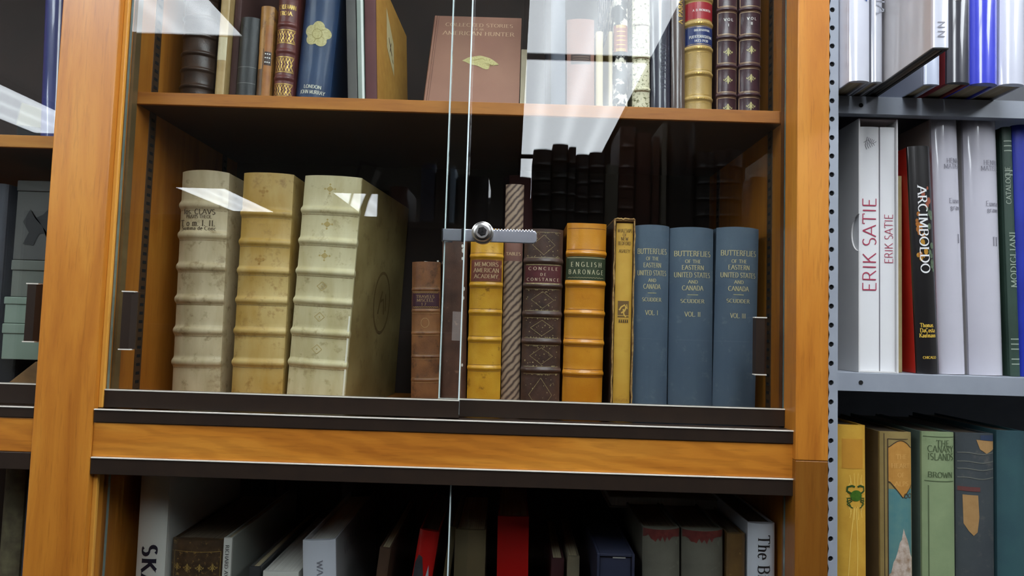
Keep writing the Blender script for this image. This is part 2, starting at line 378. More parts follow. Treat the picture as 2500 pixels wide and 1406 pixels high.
# ------------------------------------------------------------------ lettering: strokes with thick stems, thin bars and serifs
def arc(cx, cy, rx, ry, a0, a1, n=9):
    return [(cx + rx * math.cos(math.radians(a0 + (a1 - a0) * i / n)), cy + ry * math.sin(math.radians(a0 + (a1 - a0) * i / n))) for i in range(n + 1)]
GL = {
 'A': (.8, [[(.03, 0), (.4, 1)], [(.4, 1), (.77, 0)], [(.16, .35), (.64, .35)]]),
 'B': (.68, [[(.13, 0), (.13, 1)], [(.13, 1), (.36, 1)] + arc(.36, .76, .21, .24, 90, -90) + [(.13, .52)], [(.13, .52), (.37, .52)] + arc(.37, .26, .24, .26, 90, -90) + [(.13, 0)]]),
 'C': (.76, [arc(.42, .5, .36, .5, 48, 312, 14)]),
 'D': (.8, [[(.13, 0), (.13, 1)], [(.13, 1), (.32, 1)] + arc(.32, .5, .4, .5, 90, -90, 12) + [(.13, 0)]]),
 'E': (.64, [[(.13, 0), (.13, 1)], [(.13, 1), (.57, 1)], [(.13, .52), (.48, .52)], [(.13, 0), (.59, 0)]]),
 'F': (.6, [[(.13, 0), (.13, 1)], [(.13, 1), (.55, 1)], [(.13, .52), (.46, .52)]]),
 'G': (.8, [arc(.42, .5, .36, .5, 48, 345, 14), [(.76, .42), (.76, .05)], [(.52, .42), (.76, .42)]]),
 'H': (.8, [[(.13, 0), (.13, 1)], [(.67, 0), (.67, 1)], [(.13, .52), (.67, .52)]]),
 'I': (.34, [[(.17, 0), (.17, 1)]]),
 'J': (.44, [[(.3, 1), (.3, .18)] + arc(.14, .18, .16, .2, 0, -110, 6)]),
 'K': (.74, [[(.13, 0), (.13, 1)], [(.64, 1), (.14, .45)], [(.3, .6), (.7, 0)]]),
 'L': (.6, [[(.13, 0), (.13, 1)], [(.13, 0), (.56, 0), (.57, .12)]]),
 'M': (.96, [[(.11, 0), (.14, 1)], [(.14, 1), (.48, .1)], [(.48, .1), (.82, 1)], [(.82, 1), (.85, 0)]]),
 'N': (.82, [[(.12, 0), (.12, 1)], [(.12, 1), (.7, 0)], [(.7, 0), (.7, 1)]]),
 'O': (.86, [arc(.43, .5, .37, .5, 90, 450, 20)]),
 'P': (.64, [[(.13, 0), (.13, 1)], [(.13, 1), (.34, 1)] + arc(.34, .73, .23, .27, 90, -90) + [(.13, .46)]]),
 'Q': (.86, [arc(.43, .5, .37, .5, 90, 450, 20), [(.5, .2), (.8, -.15)]]),
 'R': (.74, [[(.13, 0), (.13, 1)], [(.13, 1), (.36, 1)] + arc(.36, .75, .21, .25, 90, -90) + [(.13, .5)], [(.38, .5), (.7, 0)]]),
 'S': (.58, [arc(.29, .75, .21, .25, 40, 270, 10) + arc(.29, .25, .22, .25, 90, -140, 10)]),
 'T': (.7, [[(.35, 0), (.35, 1)], [(.04, .86), (.04, 1), (.66, 1), (.66, .86)]]),
 'U': (.78, [[(.12, 1), (.12, .3)] + arc(.39, .3, .27, .3, 180, 360, 9) + [(.66, 1)]]),
 'V': (.78, [[(.03, 1), (.39, 0)], [(.39, 0), (.75, 1)]]),
 'W': (1.08, [[(.03, 1), (.3, 0)], [(.3, 0), (.54, .9)], [(.54, .9), (.78, 0)], [(.78, 0), (1.05, 1)]]),
 'X': (.74, [[(.05, 1), (.69, 0)], [(.05, 0), (.69, 1)]]),
 'Y': (.74, [[(.03, 1), (.37, .5)], [(.37, .5), (.71, 1)], [(.37, .5), (.37, 0)]]),
 'Z': (.7, [[(.07, 1), (.62, 1)], [(.62, 1), (.07, 0)], [(.07, 0), (.64, 0)]]),
 '1': (.4, [[(.08, .8), (.22, 1)], [(.22, 1), (.22, 0)]]), '4': (.6, [[(.42, 0), (.42, 1)], [(.42, 1), (.05, .3)], [(.05, .3), (.56, .3)]]),
 '5': (.56, [[(.46, 1), (.14, 1), (.12, .58)] + arc(.27, .32, .23, .3, 110, -140, 8)]), '7': (.54, [[(.05, 1), (.5, 1)], [(.5, 1), (.2, 0)]]),
 '3': (.54, [arc(.25, .76, .2, .24, 140, -80, 8) + arc(.25, .26, .23, .26, 80, -140, 8)]), '9': (.56, [arc(.28, .7, .2, .28, 0, 360, 12), [(.48, .7), (.3, 0)]]),
 '0': (.6, [arc(.3, .5, .22, .5, 90, 450, 16)]),
 'a': (.52, [arc(.24, .48, .17, .18, 140, 0, 6) + [(.41, 0)], arc(.24, .18, .18, .18, 60, 350, 10)]),
 'b': (.56, [[(.12, 1), (.12, 0)], arc(.29, .33, .19, .33, 140, -140, 10)]),
 'c': (.5, [arc(.28, .33, .21, .33, 50, 310, 10)]),
 'd': (.58, [[(.44, 1), (.44, 0)], arc(.27, .33, .19, .33, 40, 320, 10)]),
 'e': (.52, [[(.08, .36), (.45, .36)], arc(.27, .33, .2, .33, 0, 310, 12)]),
 'f': (.36, [[(.15, 0), (.15, .78)] + arc(.28, .8, .13, .2, 180, 50, 5), [(.03, .64), (.3, .64)]]),
 'g': (.54, [arc(.25, .42, .17, .23, 0, 360, 12), arc(.26, -.06, .2, .18, 90, -230, 10)]),
 'h': (.58, [[(.12, 0), (.12, 1)], [(.12, .48)] + arc(.29, .46, .16, .2, 150, 0, 6) + [(.45, 0)]]),
 'i': (.28, [[(.14, 0), (.14, .64)], [(.14, .84), (.14, .94)]]),
 'l': (.28, [[(.14, 0), (.14, 1)]]),
 'm': (.86, [[(.12, 0), (.12, .66)], arc(.27, .46, .14, .2, 160, 0, 6) + [(.41, 0)], arc(.57, .46, .15, .2, 160, 0, 6) + [(.72, 0)]]),
 'n': (.58, [[(.12, 0), (.12, .66)], [(.12, .48)] + arc(.29, .46, .16, .2, 150, 0, 6) + [(.45, 0)]]),
 'o': (.56, [arc(.28, .33, .21, .33, 90, 450, 14)]),
 'r': (.42, [[(.12, 0), (.12, .66)], arc(.28, .42, .15, .24, 150, 60, 4)]),
 's': (.44, [arc(.22, .49, .15, .17, 40, 270, 8) + arc(.22, .16, .16, .16, 90, -140, 8)]),
 't': (.36, [[(.15, .9), (.15, .12)] + arc(.26, .12, .11, .12, 180, 300, 4), [(.03, .64), (.3, .64)]]),
 'u': (.58, [[(.12, .66), (.12, .2)] + arc(.27, .2, .15, .2, 180, 340, 6), [(.45, .66), (.45, 0)]]),
 'v': (.5, [[(.04, .66), (.25, 0)], [(.25, 0), (.46, .66)]]),
 '.': (.26, [[(.1, .02), (.1, .12)]]), '-': (.4, [[(.06, .36), (.34, .36)]]), ' ': (.36, []), "'": (.2, [[(.1, .78), (.1, 1)]]),
}
def strip(pl, w):
    """flat ribbon along a polyline; w = width or list of widths"""
    n = len(pl); L = []; Rr = []
    for i in range(n):
        a = pl[max(i - 1, 0)]; b = pl[min(i + 1, n - 1)]
        dx, dy = b[0] - a[0], b[1] - a[1]; l = math.hypot(dx, dy) or 1
        ww = (w[i] if isinstance(w, list) else w) / 2
        L.append((pl[i][0] - dy / l * ww, pl[i][1] + dx / l * ww)); Rr.append((pl[i][0] + dy / l * ww, pl[i][1] - dx / l * ww))
    return [[L[i], L[i + 1], Rr[i + 1], Rr[i]] for i in range(n - 1)]
def glyph(ch, serif, thick, thin):
    adv, strokes = GL.get(ch, GL[' '])
    polys = []
    for pl in strokes:
        m = []
        for i in range(len(pl) - 1):       # refine long strokes so that they can bend
            k = max(1, int(math.hypot(pl[i + 1][0] - pl[i][0], pl[i + 1][1] - pl[i][1]) / .26))
            m += [(pl[i][0] + (pl[i + 1][0] - pl[i][0]) * j / k, pl[i][1] + (pl[i + 1][1] - pl[i][1]) * j / k) for j in range(k)]
        m.append(pl[-1])
        ws = []
        for i in range(len(m)):
            a = m[max(i - 1, 0)]; b = m[min(i + 1, len(m) - 1)]
            l = math.hypot(b[0] - a[0], b[1] - a[1]) or 1
            ws.append(thin + (thick - thin) * abs(b[1] - a[1]) / l)
        polys += strip(m, ws)
        if serif:
            for e, nb in ((m[0], m[1]), (m[-1], m[-2])):
                if (abs(e[1]) < .02 or abs(e[1] - 1) < .02 or (ch.islower() and abs(e[1] - .66) < .03)) and abs(nb[1] - e[1]) > .1:
                    s = .03 if e[1] < .5 else -.03
                    polys.append([(e[0] - .13, e[1]), (e[0] + .13, e[1]), (e[0] + .13, e[1] + s * 1.4), (e[0] - .13, e[1] + s * 1.4)])
    return adv, polys
def text_polys(txt, cap, maxw=None, serif=True, bold=1.0, track=.06, align=0):
    """polygons of a line centred on 0 (align -1 starts at 0), sitting from -cap/2 to cap/2"""
    thick, thin = (.15 * bold, .065 * bold) if serif else (.115 * bold, .10 * bold)
    x = 0; out = []
    for ch in txt:
        adv, ps = glyph(ch, serif, thick, thin)
        out += [[(px + x, py) for px, py in p] for p in ps]
        x += adv + track
    x = max(x - track, .01)
    s = cap
    sx = s if not maxw else min(s * 1.25, maxw / x)
    off = x / 2 if align == 0 else 0
    return [[((px - off) * sx, (py - .5) * s) for px, py in p] for p in out]
def rot_polys(ps, a):
    c, s = math.cos(math.radians(a)), math.sin(math.radians(a))
    return [[(x * c - y * s, x * s + y * c) for x, y in p] for p in ps]
def move(ps, du, dv): return [[(x + du, y + dv) for x, y in p] for p in ps]
def disc(cx, cy, r, n=14, ry=None): return [[(cx + r * math.cos(2 * PI * k / n), cy + (ry or r) * math.sin(2 * PI * k / n)) for k in range(n)]]

# ------------------------------------------------------------------ books
def slice_polys(polys, step):
    def clip(p, c, keep_less):
        out = []
        for i in range(len(p)):
            a, b = p[i], p[(i + 1) % len(p)]
            ia, ib = (a[0] <= c) == keep_less or a[0] == c, (b[0] <= c) == keep_less or b[0] == c
            if ia: out.append(a)
            if ia != ib:
                t = (c - a[0]) / (b[0] - a[0]); out.append((c, a[1] + (b[1] - a[1]) * t))
        return out
    res = []
    for p in polys:
        us = [q[0] for q in p]
        if max(us) - min(us) <= step * 1.3: res.append(p); continue
        n = int((max(us) - min(us)) / step) + 1; d = (max(us) - min(us)) / n
        rest = p
        for i in range(1, n):
            c = min(us) + d * i
            a = clip(rest, c, True); rest = clip(rest, c, False)
            if len(a) > 2: res.append(a)
            if len(rest) < 3: break
        if len(rest) > 2: res.append(rest)
    return res
class Book:
    def __init__(s, key, name, label, spine, board=None, pg=None, depth=.2, bulge=.15, bands=(), bh=.0022, bw=.0035,
                 group=None, yaw=0, dim=None, bt=.0028, cat='book', loc=None, rot=None, top_drop=.003, mis=0, sag=0):
        x, y, z, w, h, t = dim or DIM[key]
        s.w, s.h, s.depth = w, h, depth
        s.b = bulge * w; s.bands = list(bands); s.bh = bh; s.bw = bw
        s.root = thing(name, label, cat, loc or (x, y, z + w / 2 * abs(math.sin(t)) + .0004), rot or (0, t, math.radians(yaw)), group)
        board = board or spine
        # spine: bent front skin with the raised bands in it
        m = MB(); nu = 14
        us = [-1 + 2 * i / nu for i in range(nu + 1)]
        vs_ = {0.0, h}
        for k in range(1, 14): vs_.add(h * k / 14)
        for zb in s.bands:
            for q in (-1.6, -1.1, -.8, -.5, -.2, .2, .5, .8, 1.1, 1.6):
                vs_.add(min(max(zb + q * bw, 0), h))
        rows = sorted(vs_)
        front = []
        for v in rows:
            bp = s._band(v)
            for u in us:
                uu = u * (w / 2) * (1 + (.0 if not bp else .35 * s.bh * bp / (w / 2)))
                zz = v
                if sag and v == h: zz = h - sag * (1 - u * u)
                front.append((uu, s.ys(u * w / 2, v), zz))
        n = nu + 1; R_ = len(rows)
        m.add(front, [(i * n + j, i * n + j + 1, (i + 1) * n + j + 1, (i + 1) * n + j) for i in range(R_ - 1) for j in range(nu)], True)
        yb = s.b + .0035
        for i, flip in ((0, 0), (R_ - 1, 1)):
            fr = front[i * n:(i + 1) * n]; bk = [(p[0], yb, p[2]) for p in fr]
            m.add(fr + bk, [(j, j + 1, n + j + 1, n + j) for j in range(nu)])
        for j in (0, nu):
            fr = [front[i * n + j] for i in range(R_)]; bk = [(p[0], yb, p[2]) for p in fr]
            m.add(fr + bk, [(i, i + 1, R_ + i + 1, R_ + i) for i in range(R_ - 1)])
        s.spine = m.build('spine', spine, s.root)
        y0 = s.b + .0012
        for sg, nm in ((-1, 'back_cover'), (1, 'front_cover')):
            m = MB(); xa, xb = sorted((sg * w / 2, sg * (w / 2 - bt)))
            m.box(xa, xb, y0 + .0024, depth, 0, h, min(.0008, bt * .3)); m.build(nm, board, s.root)
        if pg is not False:
            m = MB(); m.box(-w / 2 + bt, w / 2 - bt, s.b + .0036, depth - .004, .003, h - top_drop); m.build('page_block', pg or PG, s.root)
    def _band(s, v):
        r = 0
        for zb in s.bands:
            d = abs(v - zb) / s.bw
            if d < 1.2: r = max(r, math.cos(min(d / 1.2, 1) * PI / 2) ** .8)
        return r
    def ys(s, u, v):
        q = min(abs(u) / (s.w / 2), 1)
        return s.b * (q * q * .72 + .28 * q ** 6) - s.bh * s._band(v)
    def decal(s, polys, mat, name, lift=.0004):
        m = MB()
        polys = slice_polys(polys, s.w * .07)
        for p in polys: m.add([(u, s.ys(u, v) - lift, v) for u, v in p], [tuple(range(len(p)))])
        return m.build(name, mat, s.root) if polys else None
    def lines(s, rows, mat, name='title_lettering', serif=True, bold=1.0, rot=0, u0=0, lift=.0006):
        """rows of (text, v, cap, max width[, u])"""
        ps = []
        for r in rows:
            t = text_polys(r[0], r[2], r[3], serif, bold)
            ps += move(rot_polys(t, rot), r[4] if len(r) > 4 else u0, r[1])
        return s.decal(ps, mat, name, lift)
    def along(s, txt, v0, v1, cap, u, mat, name='title_lettering', up=False, serif=True, bold=1.0, track=.06, lift=.0006):
        """text running along the spine between two heights"""
        t = text_polys(txt, cap, abs(v1 - v0), serif, bold, track)
        t = [[(x * 1.0, y) for x, y in p] for p in t]
        ps = move(rot_polys(t, 90 if up else -90), u, (v0 + v1) / 2)
        return s.decal(ps, mat, name, lift)
    def label(s, v0, v1, mat, name='title_label', k=.97, lift=.0003):
        w2 = s.w / 2 * k; ps = []
        for i in range(14):
            for j in range(6):
                a, b = -w2 + 2 * w2 * i / 14, -w2 + 2 * w2 * (i + 1) / 14
                c, d = v0 + (v1 - v0) * j / 6, v0 + (v1 - v0) * (j + 1) / 6
                ps.append([(a, c), (b, c), (b, d), (a, d)])
        return s.decal(ps, mat, name, lift)
    def hline(s, v, t=.0006, k=.96, wav=0):
        w2 = s.w / 2 * k
        return strip([(-w2 + 2 * w2 * i / 24, v + (wav * (i % 2))) for i in range(25)], t)
    def side_decal(s, polys, mat, name, sg=1, lift=.0004):
        """polygons (y, z) on a cover board"""
        m = MB(); x = sg * (s.w / 2 + lift)
        for p in polys: m.add([(x, a, b) for a, b in p], [tuple(range(len(p)))])
        return m.build(name, mat, s.root)

# ------------------------------------------------------------------ the room
plaster = surf('off_white_plaster', (206, 204, 198), (198, 196, 190), 6, .9, .1, 60)
tile_c = surf('ceiling_tile', (200, 200, 196), (188, 188, 184), 60, .95, .2, 300)
carpet = surf('grey_carpet', (62, 58, 56), (48, 46, 44), 200, .95, .4, 700)
m = MB(); m.box(-5, 5, -8, .46, -.06, 0); structure('floor', m, carpet)
m = MB(); m.box(-5, 5, -8, .46, CEIL + .03, CEIL + .1); structure('ceiling', m, tile_c)
m = MB(); m.box(-5, 5, .46, .52, 0, CEIL + .1); structure('wall_back', m, plaster)
m = MB(); m.box(-5, 5, -8.06, -8, 0, CEIL + .1); structure('wall_front', m, plaster)
m = MB(); m.box(-5.06, -5, -8, .46, 0, CEIL + .1); structure('wall_left', m, plaster)
m = MB(); m.box(5, 5.06, -8, .46, 0, CEIL + .1); structure('wall_right', m, plaster)

def lamp_material():
    m = bpy.data.materials.new('lit_prismatic_diffuser'); m.use_nodes = True; nt = m.node_tree; nt.nodes.clear()
    out = nt.nodes.new('ShaderNodeOutputMaterial'); em = nt.nodes.new('ShaderNodeEmission')
    em.inputs[0].default_value = (*LAMP_COL, 1)
    tc = nt.nodes.new('ShaderNodeTexCoord'); sx = nt.nodes.new('ShaderNodeSeparateXYZ'); nt.links.new(tc.outputs['Object'], sx.inputs[0])
    def math_(op, a, b=0):
        n = nt.nodes.new('ShaderNodeMath'); n.operation = op
        for i, v in enumerate((a, b)):
            if isinstance(v, (int, float)): n.inputs[i].default_value = v
            else: nt.links.new(v, n.inputs[i])
        return n.outputs[0]
    # three tubes show through the lens as brighter bands
    c = math_('COSINE', math_('MULTIPLY', sx.outputs[0], 2 * PI / .19))
    t = math_('POWER', math_('ADD', math_('MULTIPLY', c, .5), .5), 3)
    st = math_('ADD', math_('MULTIPLY', t, LAMP * .28), LAMP * .88)
    nt.links.new(st, em.inputs[1]); nt.links.new(em.outputs[0], out.inputs[0])
    return m
LAMP_M = lamp_material()
FRAME_M = surf('white_light_frame', (60, 60, 62), None, 20, .5, 0)
def ceiling_light(x0, x1, y0, y1, label):
    cx, cy = (x0 + x1) / 2, (y0 + y1) / 2
    t = thing('ceiling_light', label, 'light', (cx, cy, CEIL), group='fluorescent ceiling lights mirrored in the glass')
    a, b = (x1 - x0) / 2, (y1 - y0) / 2
    m = MB(); m.box(-a, a, -b, b, 0, .004); m.build('diffuser', LAMP_M, t)
    m = MB()
    for q in ((-a - .02, -a, -b - .02, b + .02), (a, a + .02, -b - .02, b + .02), (-a, a, -b - .02, -b), (-a, a, b, b + .02)):
        m.box(q[0], q[1], q[2], q[3], -.004, .03)
    m.build('frame', FRAME_M, t)
ceiling_light(.03, .60, -1.99, -.05, 'ceiling light mirrored as the upper big white patch over the pink book')
ceiling_light(.03, .60, -3.77, -2.06, 'ceiling light mirrored as the big white patch crossing the wooden shelf')
ceiling_light(.03, .60, -5.45, -3.885, 'ceiling light mirrored as a small white strip beside the black ribbed books')
ceiling_light(-1.80, -1.238, -1.93, -.05, 'ceiling light mirrored as a white corner over the brown ribbed book')
ceiling_light(-1.80, -1.238, -6.87, -5.46, 'ceiling light mirrored as a white square beside the tall vellum folios')
ceiling_light(-3.40, -2.88, -3.61, -2.05, 'ceiling light mirrored as a slanting band in front of the indigo book')
ceiling_light(-3.34, -2.85, -6.77, -5.43, 'ceiling light mirrored as a thin white sliver across two vellum folios')
ceiling_light(1.55, 2.12, -1.99, -.05, 'added unseen ceiling light brightening the grey steel shelves of white art books')  # extra lamp out of view, put in to light the steel shelves

# ------------------------------------------------------------------ main display bookcase
XL, XR = -.555, .383          # inner faces of the sides
case = thing('display_bookcase', 'honey-coloured wooden display bookcase with sliding glass doors', 'bookcase', (0, 0, 0))
m = MB(); m.box(-.633, -.554, 0, .036, 0, 2.36, .0015); m.build('stile', W_Z, case)
m = MB(); m.box(.3782, .4214, -.0065, .036, 1.2845, 2.36, .0012); m.build('stile', W_Z, case)
m = MB(); m.box(.3782, .4214, -.0065, .036, 0, 1.2843, .0012); m.build('lower_stile', wood('darker_wood_upright', 2, .42), case)
BEAD = surf('lit_bead_wood', (226, 164, 70), (210, 144, 54), 30, .35, .1, stretch=(1, 1, .1))  # paler than the stile: stronger light on this edge put into the colour
for za, zb in ((1.3225, 2.3), (.3, 1.2355)):
    m = MB(); m.box(-.5539, -.5480, .0100, .0155, za, zb, .0008); m.build('stile_bead', BEAD, case)
m = MB(); m.box(-.585, XL, .036, .42, 0, 2.36); m.build('side_panel', W_SIDE, case)
m = MB(); m.box(XR, .41, .036, .42, 0, 2.36); m.build('side_panel', W_SIDE, case)
m = MB(); m.box(XL, XR, .405, .42, .05, 2.33); m.build('back_panel', W_BACK, case)
m = MB(); m.box(-.554, .381, .003, .03, 1.2585, 1.3045, .0012); m.build('rail', W_X, case)
m = MB(); m.box(XL, XR, .03, .405, 1.268, 1.312); m.build('bottom_board', W_SHELF, case)
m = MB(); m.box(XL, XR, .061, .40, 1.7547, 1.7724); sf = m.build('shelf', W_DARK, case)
m = MB(); m.box(XL, XR, .055, .0609, 1.7545, 1.7725, .0008); m.build('shelf_front_edge', W_SHELF, sf)  # front of the shelf board, left without the painted shade
m = MB(); m.box(XL, XR, .045, .405, .86, .88, .001); m.build('shelf', W_SHELF, case)
m = MB(); m.box(-.633, .4245, -.01, .42, 2.36, 2.40, .002); m.build('top_board', W_X, case)
m = MB(); m.box(-.554, .381, .01, .03, 0, .1, .002); m.build('plinth', W_X, case)
# bottom track of the upper doors, top channel of the lower doors
m = MB(); m.box(-.553, .3805, .001, .056, 1.3046, 1.3215, .0006); m.build('door_track', BRONZE, case)
m = MB(); m.box(-.5528, .3803, -.0002, .003, 1.3205, 1.3222, .0003); m.build('track_glint', BRIGHT, case)  # thin pale strip painted as the highlight along the track lip
m = MB(); m.box(-.553, .3805, .001, .02, 1.2362, 1.2583, .0006); m.box(-.553, .3805, .02, .056, 1.255, 1.2583); m.box(-.553, .3805, .052, .056, 1.2362, 1.255); m.build('door_channel', BRONZE, case)
m = MB(); m.box(-.5528, .3803, -.0002, .003, 1.2572, 1.2588, .0003); m.build('track_glint', BRIGHT, case)
m = MB(); m.box(-.5545, -.5500, .0358, .048, 1.3216, 2.3); m.build('door_jamb', surf('brass_brown_jamb', (128, 108, 74), (110, 92, 62), 30, .35, .05, metallic=.3), case)
m = MB(); m.box(.378, XR, .036, .048, 1.3216, 2.3); m.build('door_jamb', surf('brown_jamb', (112, 66, 26), (96, 56, 22), 30, .4, .05), case)
# pilaster strips with slots for shelf clips
for sx, a in ((1, XL), (-1, XR)):
    for ya in (.09, .34):
        m = MB(); m.box(*sorted((a, a + sx * .0012)), ya, ya + .017, 1.315, 2.3)
        p = m.build('pilaster_strip', surf('bronze_strip', (88, 68, 50), (78, 60, 44), 40, .4, .05, metallic=.3), case)
        m = MB(); z = 1.322
        while z < 2.28:
            m.box(*sorted((a + sx * .0010, a + sx * .0015)), ya + .004, ya + .013, z, z + .0045); z += .0127
        m.build('slots', BLACKHOLE, p)

def pane_mesh(x0, x1, y0, y1, z0, z1):
    m = MB()
    m.box(x0, x1, y0, y1, z0, z1)
    for i in range(len(m.mi)):
        f = m.f[i]; xs = {m.v[k][0] for k in f}; ys_ = {m.v[k][1] for k in f}
        m.mi[i] = 0 if len(ys_) == 1 else 1
    return m
def finger_pull(parent, x, y, z0, z1, w=.0185):
    m = MB()
    m.prism([(x - w / 2, y), (x - w / 2 + .0015, y - .008), (x + w / 2 - .005, y - .008), (x + w / 2, y - .002), (x + w / 2, y)], z0, z1, 2)
    h = m.build('handle', BRONZE, parent)
    for z in (z0 - .0012, z1 - .0004):
        m = MB(); m.box(x - w / 2 - .0003, x + w / 2 - .002, y - .0085, y, z, z + .0016); m.build('handle_end', BRIGHT, parent)
def door(x0, x1, y, z0, z1, shoe, hx=None, hz=None, parent=case, edges=()):
    d = pane_mesh(x0, x1, y, y + .0055, z0, z1).build('sliding_door', [GLASS, GLASS_EDGE], parent)
    if shoe:
        m = MB(); m.box(x0, x1, y - .004, y + .0095, z0 - .004, shoe, .0006)
        m.build('bottom_rail', BRONZE, d)
        m = MB(); m.box(x0, x1, y - .0046, y - .0022, shoe - .0010, shoe + .0006); m.build('rail_glint', BRIGHT, d)  # painted highlight line along the top of the door rail
    for xe in edges:
        m = MB(); m.box(xe - .0009, xe + .0009, y - .0003, y + .0058, z0, z1); m.build('ground_edge', GROUND, d)
    if hx: finger_pull(d, hx, y, *hz)
    return d
GROUND = surf('ground_glass_edge', (214, 232, 232), None, 60, .25, 0, coat=1)
door(-.5475, -.0682, .016, 1.327, 2.29, 1.3468, -.521, (1.402, 1.4795), edges=(-.0690,))
door(-.0985, .378, .0315, 1.327, 2.29, 1.3468, .3435, (1.3935, 1.471), edges=(-.0977,))
door(-.549, -.052, .036, .30, 1.252, None)
door(-.0770, .378, .0245, .30, 1.252, None, edges=(-.0763,))
m = MB(); m.box(-.0815, -.0700, .0152, .0157, 1.427, 1.4665); st = m.build('sticker', surf('clear_sticker', (196, 186, 178), None, 30, .3, 0, coat=.5), case)
_n = st.data.materials[0].node_tree.nodes['Principled BSDF']; _n.inputs['Alpha'].default_value = .13

# showcase lock: hook round the rear pane, ratchet bar, cylinder
lk = thing('showcase_lock', 'chrome showcase lock with keyhole and toothed bar on the glass doors', 'lock', (-.0435, .012, 1.5735))
m = MB(); m.lathe_y([(0, -.0270), (.0085, -.0270), (.0092, -.0262), (.0092, -.0245), (.0118, -.0235), (.0130, -.0215), (.0130, -.0165), (.0150, -.0150), (.0150, -.0060), (.0132, -.0045), (.0132, .0090), (0, .0090)])
lb = m.build('lock_cylinder', SATIN, lk)
m = MB(); m.prism([(.0064 * math.cos(PI / 3 * k + .3), .0064 * math.sin(PI / 3 * k + .3)) for k in range(6)], -.0278, -.0268, 1); m.build('key_plug', CHROME, lb)
m = MB(); m.box(-.0008, .0009, -.0282, -.0276, -.0012, .0042); m.prism([(.0019 * math.cos(PI / 4 * k), -.0018 + .0019 * math.sin(PI / 4 * k)) for k in range(8)], -.0282, -.0276, 1); m.build('keyhole', BLACKHOLE, lb)
out = [(-.0560, -.0095)]
out += [(.0705, -.0095), (.0735, -.0075), (.0745, -.003), (.0740, .0050), (.0715, .0078)]
x = .0690
while x > .012:
    out += [(x, .0080), (x - .0010, .0096), (x - .0026, .0096), (x - .0034, .0078)]; x -= .0042
out += [(.010, .0078), (-.0560, .0078)]
m = MB(); n = len(out)
inn = [(x + (.0009 if x < 0 else -.0009 if x > .069 else 0), z + (.0011 if z < 0 else -.0011)) for x, z in out]
vs = [(x, .0102, z) for x, z in inn] + [(x, .0109, z) for x, z in out] + [(x, .0118, z) for x, z in out]
m.add(vs, [tuple(range(n)), tuple(range(2 * n, 3 * n))] + [(i + a * n, (i + 1) % n + a * n, (i + 1) % n + (a + 1) * n, i + (a + 1) * n) for i in range(n) for a in (0, 1)])
m.build('ratchet_bar', surf('bright_bar_steel', (200, 202, 212), None, 30, .24, 0, metallic=.85), lk)
m = MB(); m.box(-.0580, -.0561, .0102, .027, -.0095, .0078); m.box(-.0561, -.044, .0255, .027, -.0095, .0078);
m.build('hook_plate', CHROME, lk)
m = MB(); m.box(-.0305, -.0265, .0097, .0101, -.0105, .0088); m.build('bar_guide', CHROME, lk)

# ------------------------------------------------------------------ neighbouring bookcase
nb = thing('display_bookcase', 'neighbouring wooden bookcase with glass door, holding the grey boxes', 'bookcase', (0, 0, 0))
nx0, nx1 = -1.58, -.6335
m = MB(); m.box(nx0 - .08, nx0, 0, .036, 0, 2.36, .0015); m.build('stile', W_Z, nb)
m = MB(); m.box(nx1 - .024, nx1, .037, .42, 0, 2.36); m.build('side_panel', W_SIDE, nb)
m = MB(); m.box(nx0 - .05, nx0, .037, .42, 0, 2.36); m.build('side_panel', W_SIDE, nb)
m = MB(); m.box(nx0, nx1 - .024, .405, .42, .05, 2.33); m.build('back_panel', W_BACK, nb)
m = MB(); m.box(nx0, nx1, .003, .03, 1.262, 1.3075, .0012); m.build('rail', W_X, nb)
m = MB(); m.box(nx0, nx1 - .024, .03, .405, 1.268, 1.312); m.build('bottom_board', W_SHELF, nb)
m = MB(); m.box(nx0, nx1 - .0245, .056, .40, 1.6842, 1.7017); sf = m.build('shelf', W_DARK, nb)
m = MB(); m.box(nx0, nx1 - .0245, .05, .0559, 1.684, 1.7018, .0008); m.build('shelf_front_edge', W_SHELF, sf)
m = MB(); m.box(nx0, nx1 - .0245, .06, .40, .86, .88, .001); m.build('shelf', W_SHELF, nb)
m = MB(); m.box(nx0, nx1, .001, .056, 1.3076, 1.3215, .0006); m.build('door_track', BRONZE, nb)
m = MB(); m.box(nx0, nx1, -.0002, .003, 1.3205, 1.3222, .0003); m.build('track_glint', BRIGHT, nb)
m = MB(); m.box(nx0, nx1, .001, .056, 1.2395, 1.2618, .0006); m.build('door_channel', BRONZE, nb)
m = MB(); m.box(nx0 - .05, nx1, -.01, .42, 2.36, 2.40, .002); m.build('top_board', W_X, nb)
door(-1.1, nx1 - .003, .0245, 1.327, 2.29, 1.3500, -.6575, (1.408, 1.4865), parent=nb)
door(-1.1, nx1 - .003, .0245, .3, 1.238, None, parent=nb)

